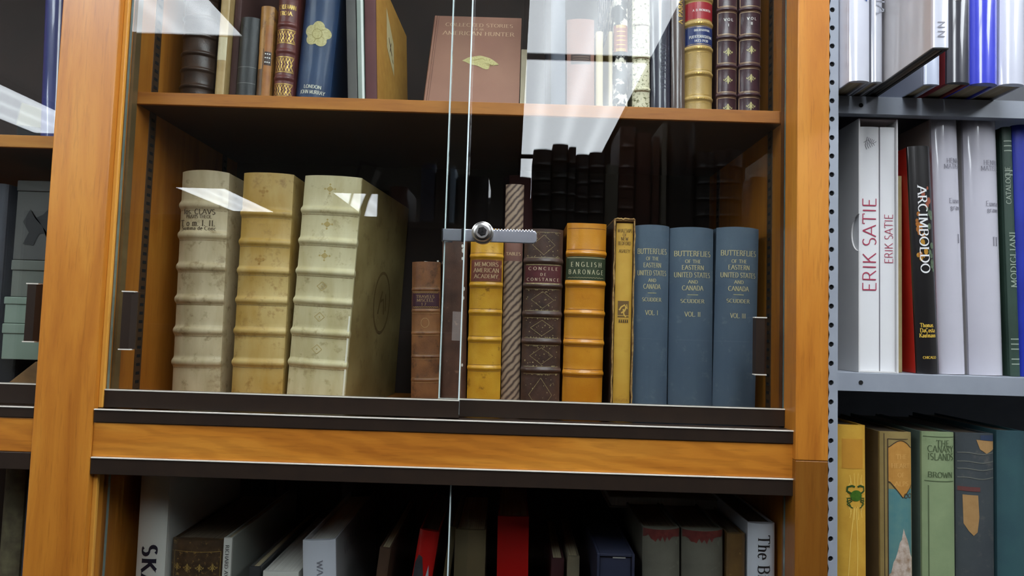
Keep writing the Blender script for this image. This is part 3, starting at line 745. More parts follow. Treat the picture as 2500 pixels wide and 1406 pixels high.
# ------------------------------------------------------------------ steel shelving
steel = thing('steel_shelving', 'grey steel shelving unit with a perforated upright post', 'shelving', (0, 0, 0))
ux0, ux1 = .4217, .4343
UY = -.005; cxh = .4256; pitch = .0254; zz = .6125; zt = 2.3; rh = .0035
m = MB()
n = 16
while zz < zt:
    c = zz + pitch / 2
    cell = []
    for k in range(n):
        a = 2 * PI * k / n + PI / n
        dx, dz = math.cos(a), math.sin(a)
        # matching point on the cell border
        ex = (ux1 - cxh if dx > 0 else cxh - ux0) / max(abs(dx), 1e-6); ez = pitch / 2 / max(abs(dz), 1e-6)
        q = min(ex, ez)
        cell.append(((cxh + rh * dx, UY, c + rh * dz), (cxh + q * dx, UY, c + q * dz), (cxh + rh * dx, UY + .0022, c + rh * dz)))
    vs = [p for t3 in cell for p in t3]
    fs = []
    for k in range(n):
        k2 = (k + 1) % n
        fs.append((3 * k, 3 * k + 1, 3 * k2 + 1, 3 * k2)); fs.append((3 * k, 3 * k2, 3 * k2 + 2, 3 * k + 2))
    m.add(vs, fs)
    m.add([(ux0, UY + .0025, c - pitch / 2), (ux1, UY + .0025, c - pitch / 2), (ux1, UY + .0025, c + pitch / 2), (ux0, UY + .0025, c + pitch / 2)], [(0, 1, 2, 3)], mi=1)
    zz += pitch
m.box(ux1 - .0016, ux1, UY + .0001, .03, .62, zt); m.box(ux0, ux1, UY, UY + .0025, 0, .6125)
m.build('upright', [STEEL, BLACKHOLE], steel)
m = MB(); m.box(.4268, .430, .04, .40, 0, 2.3); m.build('side_panel', STEEL, steel)
m = MB(); m.box(.430, 1.36, .396, .40, 0, 2.3); m.build('back_panel', surf('dark_grey_steel', (70, 72, 78), (62, 64, 70), 20, .5, 0), steel)
m = MB(); m.box(1.34, 1.36, .02, .05, 0, 2.3); m.build('upright', STEEL, steel)
for zs in (1.400, 1.785, 1.03):
    m = MB(); m.box(ux1 + .0005, 1.34, .021, .395, zs - .0012, zs); m.box(ux1 + .0005, 1.34, .020, .0212, zs - .025, zs, .0003); m.box(ux1 + .0005, 1.34, .0212, .034, zs - .025, zs - .0238)
    sh = m.build('shelf', STEEL, steel)
    for hx in (.478, .93, 1.3):
        m = MB(); m.prism([(hx + .0030 * math.cos(PI / 7 * k), zs - .013 + .0030 * math.sin(PI / 7 * k)) for k in range(14)], .0194, .0199, 1)
        m.build('bolt_hole', BLACKHOLE, sh)

# ------------------------------------------------------------------ top shelf, behind the glass
def gilt_frame(b, v0, v1, k=.9, t=.0007):
    w2 = b.w / 2 * k
    return strip([(-w2, v0 + (v1 - v0) * i / 10) for i in range(11)], t) + strip([(w2, v0 + (v1 - v0) * i / 10) for i in range(11)], t) + b.hline(v0, t, k) + b.hline(v1, t, k)
def fleuron(cx, cy, s):
    """small tooled ornament: centre boss, four points and two scrolls"""
    ps = disc(cx, cy, .34 * s, 14, .42 * s)
    ps += [[(cx - .16 * s, cy + .35 * s), (cx + .16 * s, cy + .35 * s), (cx + .22 * s, cy + .72 * s), (cx, cy + 1.02 * s), (cx - .22 * s, cy + .72 * s)]]
    ps += [[(cx - .2 * s, cy - .32 * s), (cx + .2 * s, cy - .32 * s), (cx + .1 * s, cy - .75 * s), (cx, cy - 1.0 * s), (cx - .1 * s, cy - .75 * s)]]
    for q in (-1, 1):
        ps += strip([(cx + q * .28 * s, cy + .5 * s), (cx + q * .5 * s, cy + .25 * s), (cx + q * .72 * s, cy - .1 * s), (cx + q * .92 * s, cy - .12 * s), (cx + q * .98 * s, cy + .1 * s), (cx + q * .84 * s, cy + .18 * s)], .16 * s)
        ps += strip([(cx + q * .25 * s, cy - .2 * s), (cx + q * .5 * s, cy - .42 * s), (cx + q * .62 * s, cy - .3 * s)], .15 * s)
    return ps
def zigzag_gilt(b, v0, v1, n=7, seed=1):
    """a tooled panel: double rules with scrolling strokes between"""
    rr = random.Random(seed); ps = b.hline(v0, .0009) + b.hline(v1, .0009) + b.hline(v0 + .0018, .0004) + b.hline(v1 - .0018, .0004)
    w2 = b.w / 2 * .9
    for i in range(n):
        u = -w2 + 2 * w2 * (i + .5) / n; d = 2 * w2 / n
        for j in range(2):
            a, c = (v0 + .002, v1 - .002) if (i + j) % 2 else (v1 - .002, v0 + .002)
            mid = (a + c) / 2
            ps += strip([(u - d * .5, a), (u - d * .1, a * .6 + c * .4), (u + d * .3, mid), (u, a * .35 + c * .65), (u + d * .5, c)], .0009)
        ps += disc(u, v0 + (v1 - v0) * rr.uniform(.3, .7), .0011, 8)
    return ps

L_BROWN = leather('dark_brown_calf', (74, 56, 44), (48, 36, 30), wear=(118, 92, 74), wth=(.66, .8), rough=.38)
b = Book('brown_band', 'leather_bound_book', 'thick dark brown ribbed leather book beside the cabinet side on the top shelf', L_BROWN, bulge=.32, bands=MARK['brown_band'] + [.17, .205, .24], bh=.003, bw=.003)
Book('tan_strip', 'vellum_bound_book', 'thin tan spine standing right of the thick ribbed brown book', leather('tan_vellum', (196, 168, 116), (176, 146, 92)), bulge=.12).label(.068, .104, leather('pale_paper_label', (226, 214, 176), (210, 196, 156)), 'paper_label', 1.0)
Book('maroon_dim', 'cloth_bound_book', 'dull maroon book between the thin tan spine and the charcoal book', cloth('dull_maroon', (86, 58, 54), (74, 48, 46)), bulge=.1)
b = Book('charcoal', 'leather_bound_book', 'worn charcoal leather book with two faint tooled lines', leather('charcoal_calf', (52, 54, 54), (38, 39, 40), wear=(110, 112, 108), wth=(.68, .78)), bulge=.22)
b.decal(b.hline(.0335, .0006) + b.hline(.0585, .0006), surf('dull_silver', (140, 142, 138), None, 300, .5, 0), 'tooled_lines')
L_TAN = leather('worn_tan_calf', (184, 132, 62), (140, 92, 36), scale=55, wear=(96, 56, 24), wth=(.56, .66))
b = Book('tan_worn', 'leather_bound_book', 'scuffed tan leather book with torn two-tone spine beside the red gilt book', L_TAN, bulge=.2)
W = b.w / 2
b.decal([[(-W * .97, .001), (-W * .12, .001), (-W * .15, .055), (-W * .05, .062), (-W * .12, .088), (-W * .97, .085)]], leather('exposed_brown_lining', (104, 72, 40), (84, 56, 30), scale=60), 'exposed_lining')
b.decal([[(-W * .85, .056), (-W * .25, .056), (-W * .2, .112), (-W * .3, .122), (-W * .8, .118)]], leather('pale_tan_flake', (190, 140, 70), (170, 118, 52), scale=60), 'leather_flake', .0006)
b.decal([[(-W * .02, .001), (W * .95, .001), (W * .95, .124), (W * .02, .125)]], leather('orange_brown_calf', (182, 120, 52), (150, 90, 38), scale=45), 'spine_strip', .0007)
b.decal([[(W * .02, .062), (W * .95, .062), (W * .95, .083), (W * .02, .083)]], leather('dark_brown_label', (64, 40, 30), (54, 32, 24)), 'title_label', .0010)
b.decal([p for v in (.0795, .0735, .0665) for u in (.2, .48, .76) for p in disc(W * u, v, .0011, 8)], SILVER, 'dotted_tooling', .0013)
b = Book('troja', 'leather_bound_book', 'red-brown leather book with three gilt panels beside the navy book', leather('red_brown_morocco', (112, 58, 52), (88, 42, 40), scale=50), bulge=.28, bands=MARK['troja'] + [.17, .215, .25], bh=.0016, bw=.003)
k = MARK['troja_marks']
b.lines([('SCHLIEMANN', k[0], .0068, .0265), ('TROJA.', k[1], .0062, .021)], GOLD, bold=1.2)
b.decal([p for i in (2, 4, 6) for p in zigzag_gilt(b, k[i] - (0 if i < 6 else 0), k[i + 1] + .002, 6, i)], GOLD, 'gilt_border')
NAVY = cloth('navy_buckram', (34, 62, 98), (26, 50, 84), rough=.45, bscale=1800, coat=.12)
b = Book('navy', 'cloth_bound_book', 'tall navy book with a big pale gold flower on its spine', NAVY, bulge=.28, depth=.22)
k = MARK['navy_marks']
fl = [[(.0195 * (.74 + .30 * abs(math.cos(2.5 * (a - .2))) ** .7) * math.cos(a) + .0015, k[0] + .0195 * (.74 + .30 * abs(math.cos(2.5 * (a - .2))) ** .7) * math.sin(a)) for a in [2 * PI * i / 50 for i in range(50)]]]
tri = [[(.0015, k[0]), fl[0][i], fl[0][(i + 1) % 50]] for i in range(50)]
b.decal(tri, GOLDP, 'gilt_flower', .0006)
b.decal([p for i in range(5) for p in strip([(.0015 + (.008 + .006 * q) * math.cos(2 * PI * i / 5 + .2 + PI / 5 * (1 - .3 * q)), k[0] + (.008 + .006 * q) * math.sin(2 * PI * i / 5 + .2 + PI / 5 * (1 - .3 * q))) for q in (0, .5, 1)], .0006)] + strip([(.0015 + .0075 * math.cos(a), k[0] + .0075 * math.sin(a)) for a in [2 * PI * i / 24 for i in range(25)]], .0008), surf('flower_shade_line', (150, 136, 74), None, 200, .6, 0), 'flower_veins', .0008)
b.lines([('LONDON', k[1], .0052, .026), ('JOHN MURRAY', k[2], .0056, .037)], surf('pale_foil', (220, 220, 200), None, 200, .5, 0), bold=1.15, u0=.002)
Book('grey_tall', 'cloth_bound_book', 'tall plain grey book leaning beside the navy flower book', cloth('plain_grey', (92, 90, 86), (84, 82, 80)), bulge=.1)
b = Book('pale_slim', 'cloth_bound_book', 'slim pale green-white book between the plain grey and maroon spines', cloth('pale_sage', (150, 160, 150), (140, 150, 142)), bulge=.1)
b.decal(strip([(.0030, .002 + .286 * i / 10) for i in range(11)], .0032), cloth('white_edge', (226, 230, 224)), 'white_stripe')
YPAP = surf('yellow_patterned_paper', (206, 156, 74), (190, 138, 58), 70, .6, .1)
MAR = cloth('maroon_cloth', (100, 56, 56), (88, 48, 50))
b = Book('maroon_yellow', 'quarter_bound_book', 'maroon spined book with mustard yellow cover and pale diamond label', MAR, YPAP, bulge=.1, depth=.25, yaw=-2)
b.side_decal([[(.075, .195), (.128, .155), (.128, .098), (.075, .128)]], surf('pale_cream_label', (222, 206, 156), (212, 194, 142), 60, .6, 0), 'cover_label', 1)
b.side_decal(strip([(.090, .150), (.112, .128)], .004) + strip([(.108, .148), (.096, .128)], .003) + strip([(.115, .122), (.122, .118)], .003), ink('dark_sepia', (96, 76, 50)), 'cover_drawing', 1, .0006)
# face-out book leaning back, with a thin cream booklet behind it
lean = math.radians(27)
rose = cloth('faded_rose_cloth', (160, 118, 98), (142, 100, 84), scale=9)
b = Book(None, 'cloth_bound_book', 'faded rose-brown book leaning back with its cover facing out', rose, bulge=.12, depth=.156, dim=(0, 0, 0, .024, .235, 0), loc=(-.1555, .155, 1.7785), rot=(0, -lean, -PI / 2))
b.spine.data.materials[0] = rose
ft = surf('faded_gilt', (206, 176, 140), None, 200, .5, 0)
ps = move(text_polys('COLLECTED STORIES', .0085, .118, True, .8), .082, .212) + move(text_polys('OF AN', .005, .016, True, .8), .082, .201) + move(text_polys('AMERICAN HUNTER', .0095, .124, True, .8), .082, .190)
b.side_decal(ps, ft, 'cover_lettering', 1)
boar = [(745, 1030), (860, 940), (975, 905), (1080, 880), (1130, 880), (1200, 905), (1280, 930), (1350, 975), (1400, 1020), (1450, 1065), (1490, 1115), (1430, 1125), (1380, 1140), (1340, 1115), (1310, 1100), (1302, 1150), (1300, 1210), (1270, 1245), (1240, 1250), (1200, 1240), (1160, 1220), (1100, 1180), (1040, 1150), (930, 1130), (830, 1070)]
bo = [(.058 + (x - 745) * .0000835, .118 - (y - 1060) * .0000885) for x, y in boar]
cx_, cy_ = .088, .119
b.side_decal([[(cx_, cy_), bo[i], bo[(i + 1) % len(bo)]] for i in range(len(bo))], GOLDP, 'gilt_emblem', 1, .0006)
b.side_decal(strip([(.070, .126), (.076, .121), (.085, .125), (.092, .127), (.096, .124)], .0008) + disc(.1045, .124, .0010, 8) + strip([(.100, .112), (.106, .109), (.112, .114)], .0008), surf('emblem_line', (150, 130, 60), None, 100, .6, 0), 'emblem_lines', 1, .0009)
b.side_decal(strip([(.010, .002), (.010, .233)], .0012), cloth('rose_shade', (122, 84, 70)), 'hinge_groove', 1, .0003)
cb = thing('booklet', 'thin cream booklet edge peeking out behind the rose-brown face-out book', 'book', (.0015, .168, 1.7812), (0, -lean, -PI / 2))
m = MB(); m.box(-.016, -.010, 0, .0105, 0, .185, .001); m.build('page_block', surf('cream_card', (222, 208, 178), (208, 192, 160), 30, .7, 0), cb)

# the stretch of shelf seen through the lamp's reflection
Book('ghost_grey', 'cloth_bound_book', 'faint grey-blue spine beside the pink book, washed out by reflected light', cloth('slate_grey', (88, 92, 102), (78, 82, 92)), bulge=.15)
b = Book('pink', 'cloth_bound_book', 'pale pink-brown book with dark arched label under the reflected lamp', cloth('pale_pink_brown', (150, 108, 92), (136, 94, 80)), bulge=.12)
b.label(.078, .094, surf('dark_arch_label', (70, 50, 44), None, 50, .6, 0), 'title_label', .72)
b.decal(b.hline(.0895, .0006, .6) + b.hline(.086, .0006, .6) + b.hline(.0825, .0006, .6), surf('rubbed_foil', (150, 120, 100), None, 80, .6, 0), 'tooled_lines')
Book('cream_a', 'paper_bound_booklet', 'slim cream spine, broader of the two thin ones beside the pink book', surf('cream_paper', (206, 190, 150), (196, 180, 140), 40, .7, .1), bulge=.3)
Book('cream_b', 'paper_bound_booklet', 'very thin cream spine between slim cream spine and red-labelled marbled book', surf('cream_paper_b', (188, 172, 136), (176, 160, 126), 40, .7, .1), bulge=.3)
MARB = surf('black_white_marbling', (24, 22, 24), (24, 22, 24), 40, .4, .1, wear=(222, 216, 198), wscale=60, wth=(.50, .53))
b = Book('marbled', 'half_bound_book', 'black and white marbled spine with a red-brown banded label', MARB, bulge=.28)
k = MARK['marbled_label']
b.label(k[0], k[1], leather('red_brown_label', (150, 82, 58), (136, 70, 48)), 'title_label', 1.0)
b.decal([q for v in (k[0] + .0025, k[1] - .0025) for u in range(-3, 4) for q in [[(u * .0021 - .0006, v - .0022), (u * .0021 + .0006, v - .0022), (u * .0021 + .0006, v + .0022), (u * .0021 - .0006, v + .0022)]]] + [q for f in (.25, .42, .58, .75) for q in b.hline(k[0] + (k[1] - k[0]) * f, .0013, .62)], GOLD, 'gilt_border')
SPECK = surf('speckled_vellum', (224, 216, 186), (210, 202, 168), 30, .45, .15, wear=(112, 108, 66), wscale=230, wth=(.55, .58))
b = Book('speckled', 'vellum_bound_book', 'cream vellum book speckled with olive flecks', SPECK, bulge=.2, bands=MARK['speckled'] + [.20, .25], bh=.002, bw=.0028)
b.decal([q for v in MARK['speckled'] for q in b.hline(v - .0032, .0009, .8, .0008)], surf('brown_thread', (134, 96, 52), None, 90, .7, 0), 'tooled_lines')
b = Book('navy_jacket', 'jacketed_book', 'dark navy book in a creased clear wrapper beside the speckled vellum', jacket('navy_wrapper', (44, 44, 60), (34, 34, 50)), bulge=.22)
b.along('AVANGER', .03, .128, .010, .004, surf('faint_emboss', (70, 70, 86), None, 60, .5, 0), up=False, bold=.9)
b = Book('brown_jacket', 'jacketed_book', 'grey-brown glossy book with gold title running up the spine', jacket('brown_wrapper', (92, 74, 68), (80, 64, 60)), bulge=.22)
b.along('A PARALLEL', .137, .215, .0062, .003, GOLD, up=True, bold=1.1, track=.12)
TANC = leather('tan_calf', (190, 158, 96), (168, 136, 76), scale=26, rough=.36)
b = Book('tan_labels', 'leather_bound_book', 'tan calf book with a red label above a blue label', TANC, bulge=.3, bands=MARK['tan_labels'] + [.187, .228, .268], bh=.0022, bw=.0032)
k = MARK['tan_labels_label']
b.label(k[0] + .003, k[1], leather('crimson_label', (168, 42, 52), (148, 32, 42), rough=.32), 'title_label', .99)
b.label(k[2] + .001, k[3] + .001, leather('royal_label', (42, 58, 112), (34, 48, 98), rough=.32), 'author_label', .99)
b.lines([('A. D. PRONUNTIA', (k[0] + k[1]) / 2 + .002, .0034, .028, .002)], SILVER, bold=1.2)
b.lines([('BIBLIOGRAPHIA', k[3] - .006, .0032, .024, .002), ('PUERTORRIQUENA', (k[2] + k[3]) / 2 - .001, .0042, .035, .001), ('1473-1930', k[2] + .0075, .0036, .021, .001)], SILVER, 'subtitle_lettering', bold=1.2)
gp = []
for v in MARK['tan_labels']:
    for i in range(11):
        u = -.0185 + .0037 * i
        gp += [[(u - .0015, v - .0012), (u + .0006, v - .0012), (u + .0015, v + .0012), (u - .0006, v + .0012)]]
    gp += b.hline(v + .0058, .0006) + b.hline(v - .0062, .0005)
b.decal(gp, GOLD, 'gilt_border', .0003)
AUB = leather('aubergine_morocco', (72, 44, 52), (56, 34, 42), scale=40, rough=.34, coat=.1)
for key, mk, num, lab in (('vol_one', 'vol_one_marks', 'I', 'aubergine gilt volume one, the set volume beside the tan calf book'), ('vol_two', 'vol_two_marks', 'II', 'aubergine gilt volume two, the set volume beside the cabinet side')):
    b = Book(key, 'leather_bound_book', lab, AUB, bulge=.26, bands=MARK[key] + [.215, .26], bh=.0022, bw=.0026, group='aubergine gilt volumes')
    k = MARK[mk]; bd = MARK[key]
    b.lines([('V O L', k[0], .0042, .014), (num, k[1], .0042, None)], SILVER, bold=1.3)
    b.decal([p for v in k[2:5] for p in fleuron(0, v, .0068)], GOLDP, 'gilt_ornaments')
    g = []
    tops = [bd[0] + .043] + bd
    for i in range(4):
        g += gilt_frame(b, (bd[i] if i < 4 else 0) + .0048, tops[i] - .0048 if i else bd[0] + .040, .93, .0007)
        g += b.hline(bd[i] + .0030, .0006, .93) + b.hline(bd[i] - .0030, .0006, .93)
    g += gilt_frame(b, .002, bd[3] - .0048, .93, .0007)
    b.decal(g, surf('soft_gilt', (200, 170, 132), None, 200, .4, 0, metallic=.3), 'gilt_border', .0003)

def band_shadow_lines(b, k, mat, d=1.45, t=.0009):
    """dark line painted as the shade below each raised band"""
    b.decal([q for v in b.bands for q in b.hline(v - b.bw * d, t, k)], mat, 'band_shade_line', .00025)
# ------------------------------------------------------------------ middle shelf, behind the glass
BAND_SHADE = surf('band_shade_brown', (138, 112, 70), (112, 88, 54), 90, .7, 0)  # brown that stands for the shade below the folios' raised bands
VEL1 = leather('pale_vellum', (210, 194, 158), (182, 164, 126), scale=30, rough=.5, bmp=.25, bscale=220, stretch=(1.6, 1, .35), wear=(140, 118, 80), wscale=60, wth=(.54, .74))
VEL2 = leather('yellowed_vellum', (206, 180, 118), (180, 142, 66), scale=16, rough=.5, bmp=.25, bscale=220, stretch=(1.4, 1, .5), wear=(146, 108, 50), wscale=60, wth=(.54, .74))
VEL3 = leather('ivory_vellum', (214, 204, 164), (190, 176, 130), scale=26, rough=.48, bmp=.2, bscale=220, stretch=(1.5, 1, .4), wear=(150, 130, 84), wscale=60, wth=(.55, .76))
VELS = leather('stained_vellum_board', (164, 146, 96), (136, 116, 70), scale=16, rough=.55, bmp=.2, bscale=200, wear=(110, 90, 50), wscale=30, wth=(.56, .74))
b = Book('folio_text', 'vellum_folio', 'tall vellum folio with inked title at the cabinet side', VEL1, bulge=.14, bands=MARK['folio_text'], bh=.0042, bw=.0058, depth=.24, bt=.004, group='vellum folios', sag=-.002)
k = MARK['folio_text_lettering']
b.lines([('Ios. CLAVS', k[0], .0076, .050, -.004), ('PRAXIS THEOL', k[1], .0052, .040, -.004), ('T o m. I. II.', k[2], .0092, .056, -.006), ('Summa de Conc', k[3] - .001, .0058, .054, -.004)], surf('faded_iron_gall_ink', (70, 56, 42), (100, 84, 60), 120, .8, 0), bold=1.15)
band_shadow_lines(b, .97, BAND_SHADE)
b = Book('folio_yellow', 'vellum_folio', 'yellowed vellum folio standing between two paler folios', VEL2, bulge=.12, bands=MARK['folio_yellow'], bh=.0036, bw=.0050, depth=.24, bt=.004, group='vellum folios')
b.decal([p for v in (.332, .226) for (du, dv, r) in ((0, 0, .0035), (.006, .001, .0022), (-.005, .001, .0022), (.001, .006, .0022), (0, -.006, .002)) for p in disc(-.004 + du, v + dv, r, 9)], surf('brown_stamp', (172, 134, 66), (160, 120, 54), 90, .7, 0), 'stamped_ornaments')
band_shadow_lines(b, .97, BAND_SHADE)
b = Book('folio_diamond', 'vellum_folio', 'ivory vellum folio with a lozenge stamped in each spine panel', VEL3, VELS, bulge=.10, bands=MARK['folio_diamond'], bh=.0036, bw=.0050, depth=.27, bt=.004, group='vellum folios', yaw=-7)
dm = []
for i, v in enumerate(MARK['folio_diamond_lozenge']):
    o_ = [(-.008, v), (0, v + .007), (.008, v), (0, v - .007)]
    if i < 3: dm += [[(-.006, v), (0, v + .005), (.006, v), (0, v - .005)]] + disc(-.008, v, .0016, 8) + disc(.008, v, .0016, 8) + disc(0, v + .007, .0016, 8) + disc(0, v - .007, .0016, 8)
    else:
        for q in range(4): dm += strip([o_[q], o_[(q + 1) % 4]], .0009)
        dm += disc(0, v, .0012, 8)
b.decal(dm, surf('tan_stamp', (182, 162, 104), (170, 146, 84), 90, .7, 0), 'stamped_ornaments')
ov = [(.150 + .042 * math.cos(2 * PI * i / 28), .170 + .052 * math.sin(2 * PI * i / 28)) for i in range(29)]
b.side_decal(strip(ov, .005) + strip([(.132, .150), (.140, .172), (.150, .190)], .006) + strip([(.140, .172), (.158, .176), (.164, .150)], .006) + strip([(.168, .186), (.172, .156)], .005), surf('dark_oval_stamp', (108, 88, 48), (122, 100, 56), 120, .8, 0), 'oval_stamp', 1)
b.decal(strip([(.0445, .004 + .14 * i / 12) for i in range(13)], .0022), surf('torn_white_edge', (232, 226, 206), None, 60, .7, 0), 'torn_edge', .0008)

band_shadow_lines(b, .97, BAND_SHADE)
CALF = leather('reddish_calf', (140, 92, 54), (104, 64, 38), scale=30, wear=(64, 40, 26), wscale=40, wth=(.54, .68))
b = Book('small_brown', 'leather_bound_book', 'small brown calf book with purple label and paper slips on top', CALF, bulge=.22, bands=MARK['small_brown'], bh=.0009, bw=.0020)
k = MARK['small_brown_label']
b.label(k[0], k[1], leather('plum_label', (70, 36, 48), (58, 28, 40)), 'title_label', .96)
b.decal(b.hline(k[0] + .0015, .0007, .9, .0008) + b.hline(k[1] - .0015, .0007, .9, .0008), GOLD, 'gilt_border', .0006)
b.lines([('TRAVELS', k[1] - .007, .0042, .032), ('MISCELL', k[1] - .0125, .0042, .032), ('1 7 6', k[1] - .0185, .0040, .022)], surf('worn_gilt', (170, 140, 96), None, 100, .5, 0), bold=.9)
b.decal([p for v in MARK['small_brown'] for q in (-.003, .003) for p in b.hline(v + q, .0005)] + strip([(.006 * math.cos(2 * PI * i / 20), .137 + .007 * math.sin(2 * PI * i / 20)) for i in range(21)], .0007), surf('worn_gilt_line', (176, 136, 92), None, 100, .5, 0), 'tooled_lines')
for i, (dx, dy, hh, a, lab) in enumerate(((-.006, .052, .010, .05, 'broad white paper slip sticking up from the small brown book'), (.013, .06, .013, -.12, 'narrow white paper slip sticking up beside the broad slip'), (.018, .066, .012, .1, 'hindmost thin white paper slip above the small brown book'))):
    s_ = thing('paper_slip', lab, 'bookmark', (-.1328 + dx, .10 + dy, 1.5368), (0, a, 0), 'paper slips in the small brown book')
    m = MB(); m.box(-.0035 if i == 0 else -.0014, .0035 if i == 0 else .0014, 0, .0004, -.0, hh); m.build('strip', surf('white_slip', (226, 224, 216), None, 30, .8, 0), s_)
b = Book('worn_brown', 'leather_bound_book', 'worn plain dark brown book behind the overlapping door edges', leather('scuffed_umber', (98, 66, 52), (72, 48, 38), scale=34, wear=(138, 104, 84), wscale=70, wth=(.62, .72)), bulge=.14)
b.decal([p for (v, u, r) in ((.255, .012, .0016), (.248, .013, .0022), (.236, .012, .0014), (.19, .0145, .0018), (.176, .014, .0016), (.075, .013, .0014)) for p in disc(u, v, r, 7, r * 1.8)], surf('rubbed_white', (226, 218, 210), None, 100, .5, 0), 'scuffs')
AMB = leather('amber_calf', (214, 162, 50), (190, 132, 30), scale=28, rough=.34, wear=(120, 74, 26), wscale=45, wth=(.60, .72))
b = Book('memoirs', 'leather_bound_book', 'amber calf book with worn brown label just under the lock', AMB, bulge=.24, bands=MARK['memoirs'], bh=.0022, bw=.0030)
k = MARK['memoirs_label']
LBR = leather('worn_maroon_label', (128, 72, 56), (110, 56, 46), scale=90, wear=(170, 126, 84), wscale=130, wth=(.60, .68))
b.label(k[0] + .002, k[1] - .002, LBR, 'title_label', .93)
GW = surf('pale_worn_gilt', (206, 176, 134), None, 200, .5, 0)
b.lines([('MEMOIRS', k[1] - .0085, .0062, .036), ('AMERICAN', k[1] - .0175, .0062, .038), ('ACADEMY', k[1] - .0265, .0058, .036)], GW, bold=1.0)
b.decal([p for v in MARK['memoirs'] for q in (-.0048, .0048) for p in b.hline(v + q, .0007)], surf('dark_amber_line', (132, 84, 26), None, 60, .6, 0), 'tooled_lines', .0002)
def striped(name):
    m, nt, bs = new_mat(name)
    w_ = nt.nodes.new('ShaderNodeTexWave'); w_.wave_type = 'BANDS'; w_.bands_direction = 'X'
    w_.inputs['Scale'].default_value = 42; w_.inputs['Distortion'].default_value = 3.2; w_.inputs['Detail'].default_value = 3; w_.inputs['Detail Scale'].default_value = 1.3
    nt.links.new(coords(nt, (1, 1, 1), (0, math.radians(-40), 0)), w_.inputs['Vector'])
    c = ramp(nt, w_.outputs['Fac'], [(.05, lin(72, 54, 46)), (.35, lin(128, 104, 86)), (.8, lin(160, 136, 114))])
    nt.links.new(c, bs.inputs['Base Color']); bs.inputs['Roughness'].default_value = .5
    return m
b = Book('stripes', 'paper_bound_book', 'tall narrow book covered in diagonally combed brown marbled paper', striped('combed_marbled_paper'), bulge=.2)
k = MARK['stripes']
b.label(k[0] - .008, k[0] + .022, leather('dusty_rose_label', (128, 88, 76), (112, 74, 64)), 'title_label', .98)
b.lines([('TABLES', k[0] + .003, .0046, .022)], GW)
Book('maroon_behind', 'cloth_bound_book', 'dark maroon book top showing behind the marbled paper spine', MAR, bulge=.1, depth=.08)
DARKC = leather('dark_tooled_calf', (84, 60, 50), (58, 42, 36), scale=44, wear=(170, 150, 112), wscale=140, wth=(.66, .72), rough=.36)
b = Book('concil', 'leather_bound_book', 'dark tooled calf book with maroon label below the lock bar', DARKC, bulge=.2, bands=MARK['concil'], bh=.0030, bw=.0036)
k = MARK['concil_label']
b.label(k[0], k[1], leather('oxblood_label', (96, 42, 44), (82, 34, 38)), 'title_label', .92)
b.lines([('C O N C I L E', k[1] - .0045, .0046, .046), ('D E', (k[0] + k[1]) / 2 - .0005, .0040, .009), ('C O N S T A N C E', k[0] + .0048, .0044, .048)], surf('pale_title_gilt', (214, 190, 160), None, 100, .5, 0), bold=1.05)
tg = []
rr = random.Random(4)
bd = [.2836] + MARK['concil'] + [0]
for i in range(6):
    if i == 1: continue
    hi, lo = bd[i] - .0065, bd[i + 1] + .0065
    for j in range(46):
        u, v = rr.uniform(-.024, .024), rr.choice((lo, hi, rr.uniform(lo, hi), rr.uniform(lo, hi)))
        tg += disc(u, v, rr.uniform(.0004, .0010), 6)
    mid = (lo + hi) / 2; s_ = (hi - lo) * .42
    dpt = [(0, mid + s_), (.017, mid), (0, mid - s_), (-.017, mid), (0, mid + s_)]
    for q in range(4): tg += strip([dpt[q], ((dpt[q][0] + dpt[q + 1][0]) / 2, (dpt[q][1] + dpt[q + 1][1]) / 2), dpt[q + 1]], .0006)
    tg += b.hline(hi + .0012, .0006, .88) + b.hline(lo - .0012, .0006, .88)
for v in (k[0] - .0012, k[1] + .0014): tg += b.hline(v, .0016, .9)
b.decal(tg, surf('rubbed_gilt', (176, 158, 112), (120, 104, 72), 260, .5, 0), 'gilt_tooling', .0003)
ORC = leather('orange_calf', (216, 146, 44), (190, 118, 26), scale=20, rough=.3, coat=.15, wear=(154, 88, 18), wscale=40, wth=(.64, .8))
b = Book('baronage', 'leather_bound_book', 'glossy orange calf book with dark green title label', ORC, bulge=.2, bands=MARK['baronage'], bh=.0030, bw=.0036, sag=.001)
k = MARK['baronage_label']
b.label(k[0], k[1], leather('bottle_green_label', (64, 74, 52), (48, 58, 40), scale=70, rough=.34), 'title_label', 1.0)
b.lines([('E N G L I S H', k[1] - .0125, .0068, .046), ('B A R O N A G E', k[0] + .0125, .0066, .052)], surf('ivory_gilt', (216, 206, 168), None, 100, .5, 0), bold=.95)
b.decal(b.hline(k[0] + .0035, .0006, .9, .0009) + b.hline(k[1] - .0025, .0010, .95), surf('pale_rule', (184, 172, 130), None, 60, .5, 0), 'gilt_border', .0006)
b.decal([p for v in MARK['baronage'] for q in (-.0056, .0056) for p in b.hline(v + q, .0009)] + b.hline(.2860, .0008), surf('burnt_orange_line', (124, 66, 16), None, 60, .6, 0), 'tooled_lines', .0002)
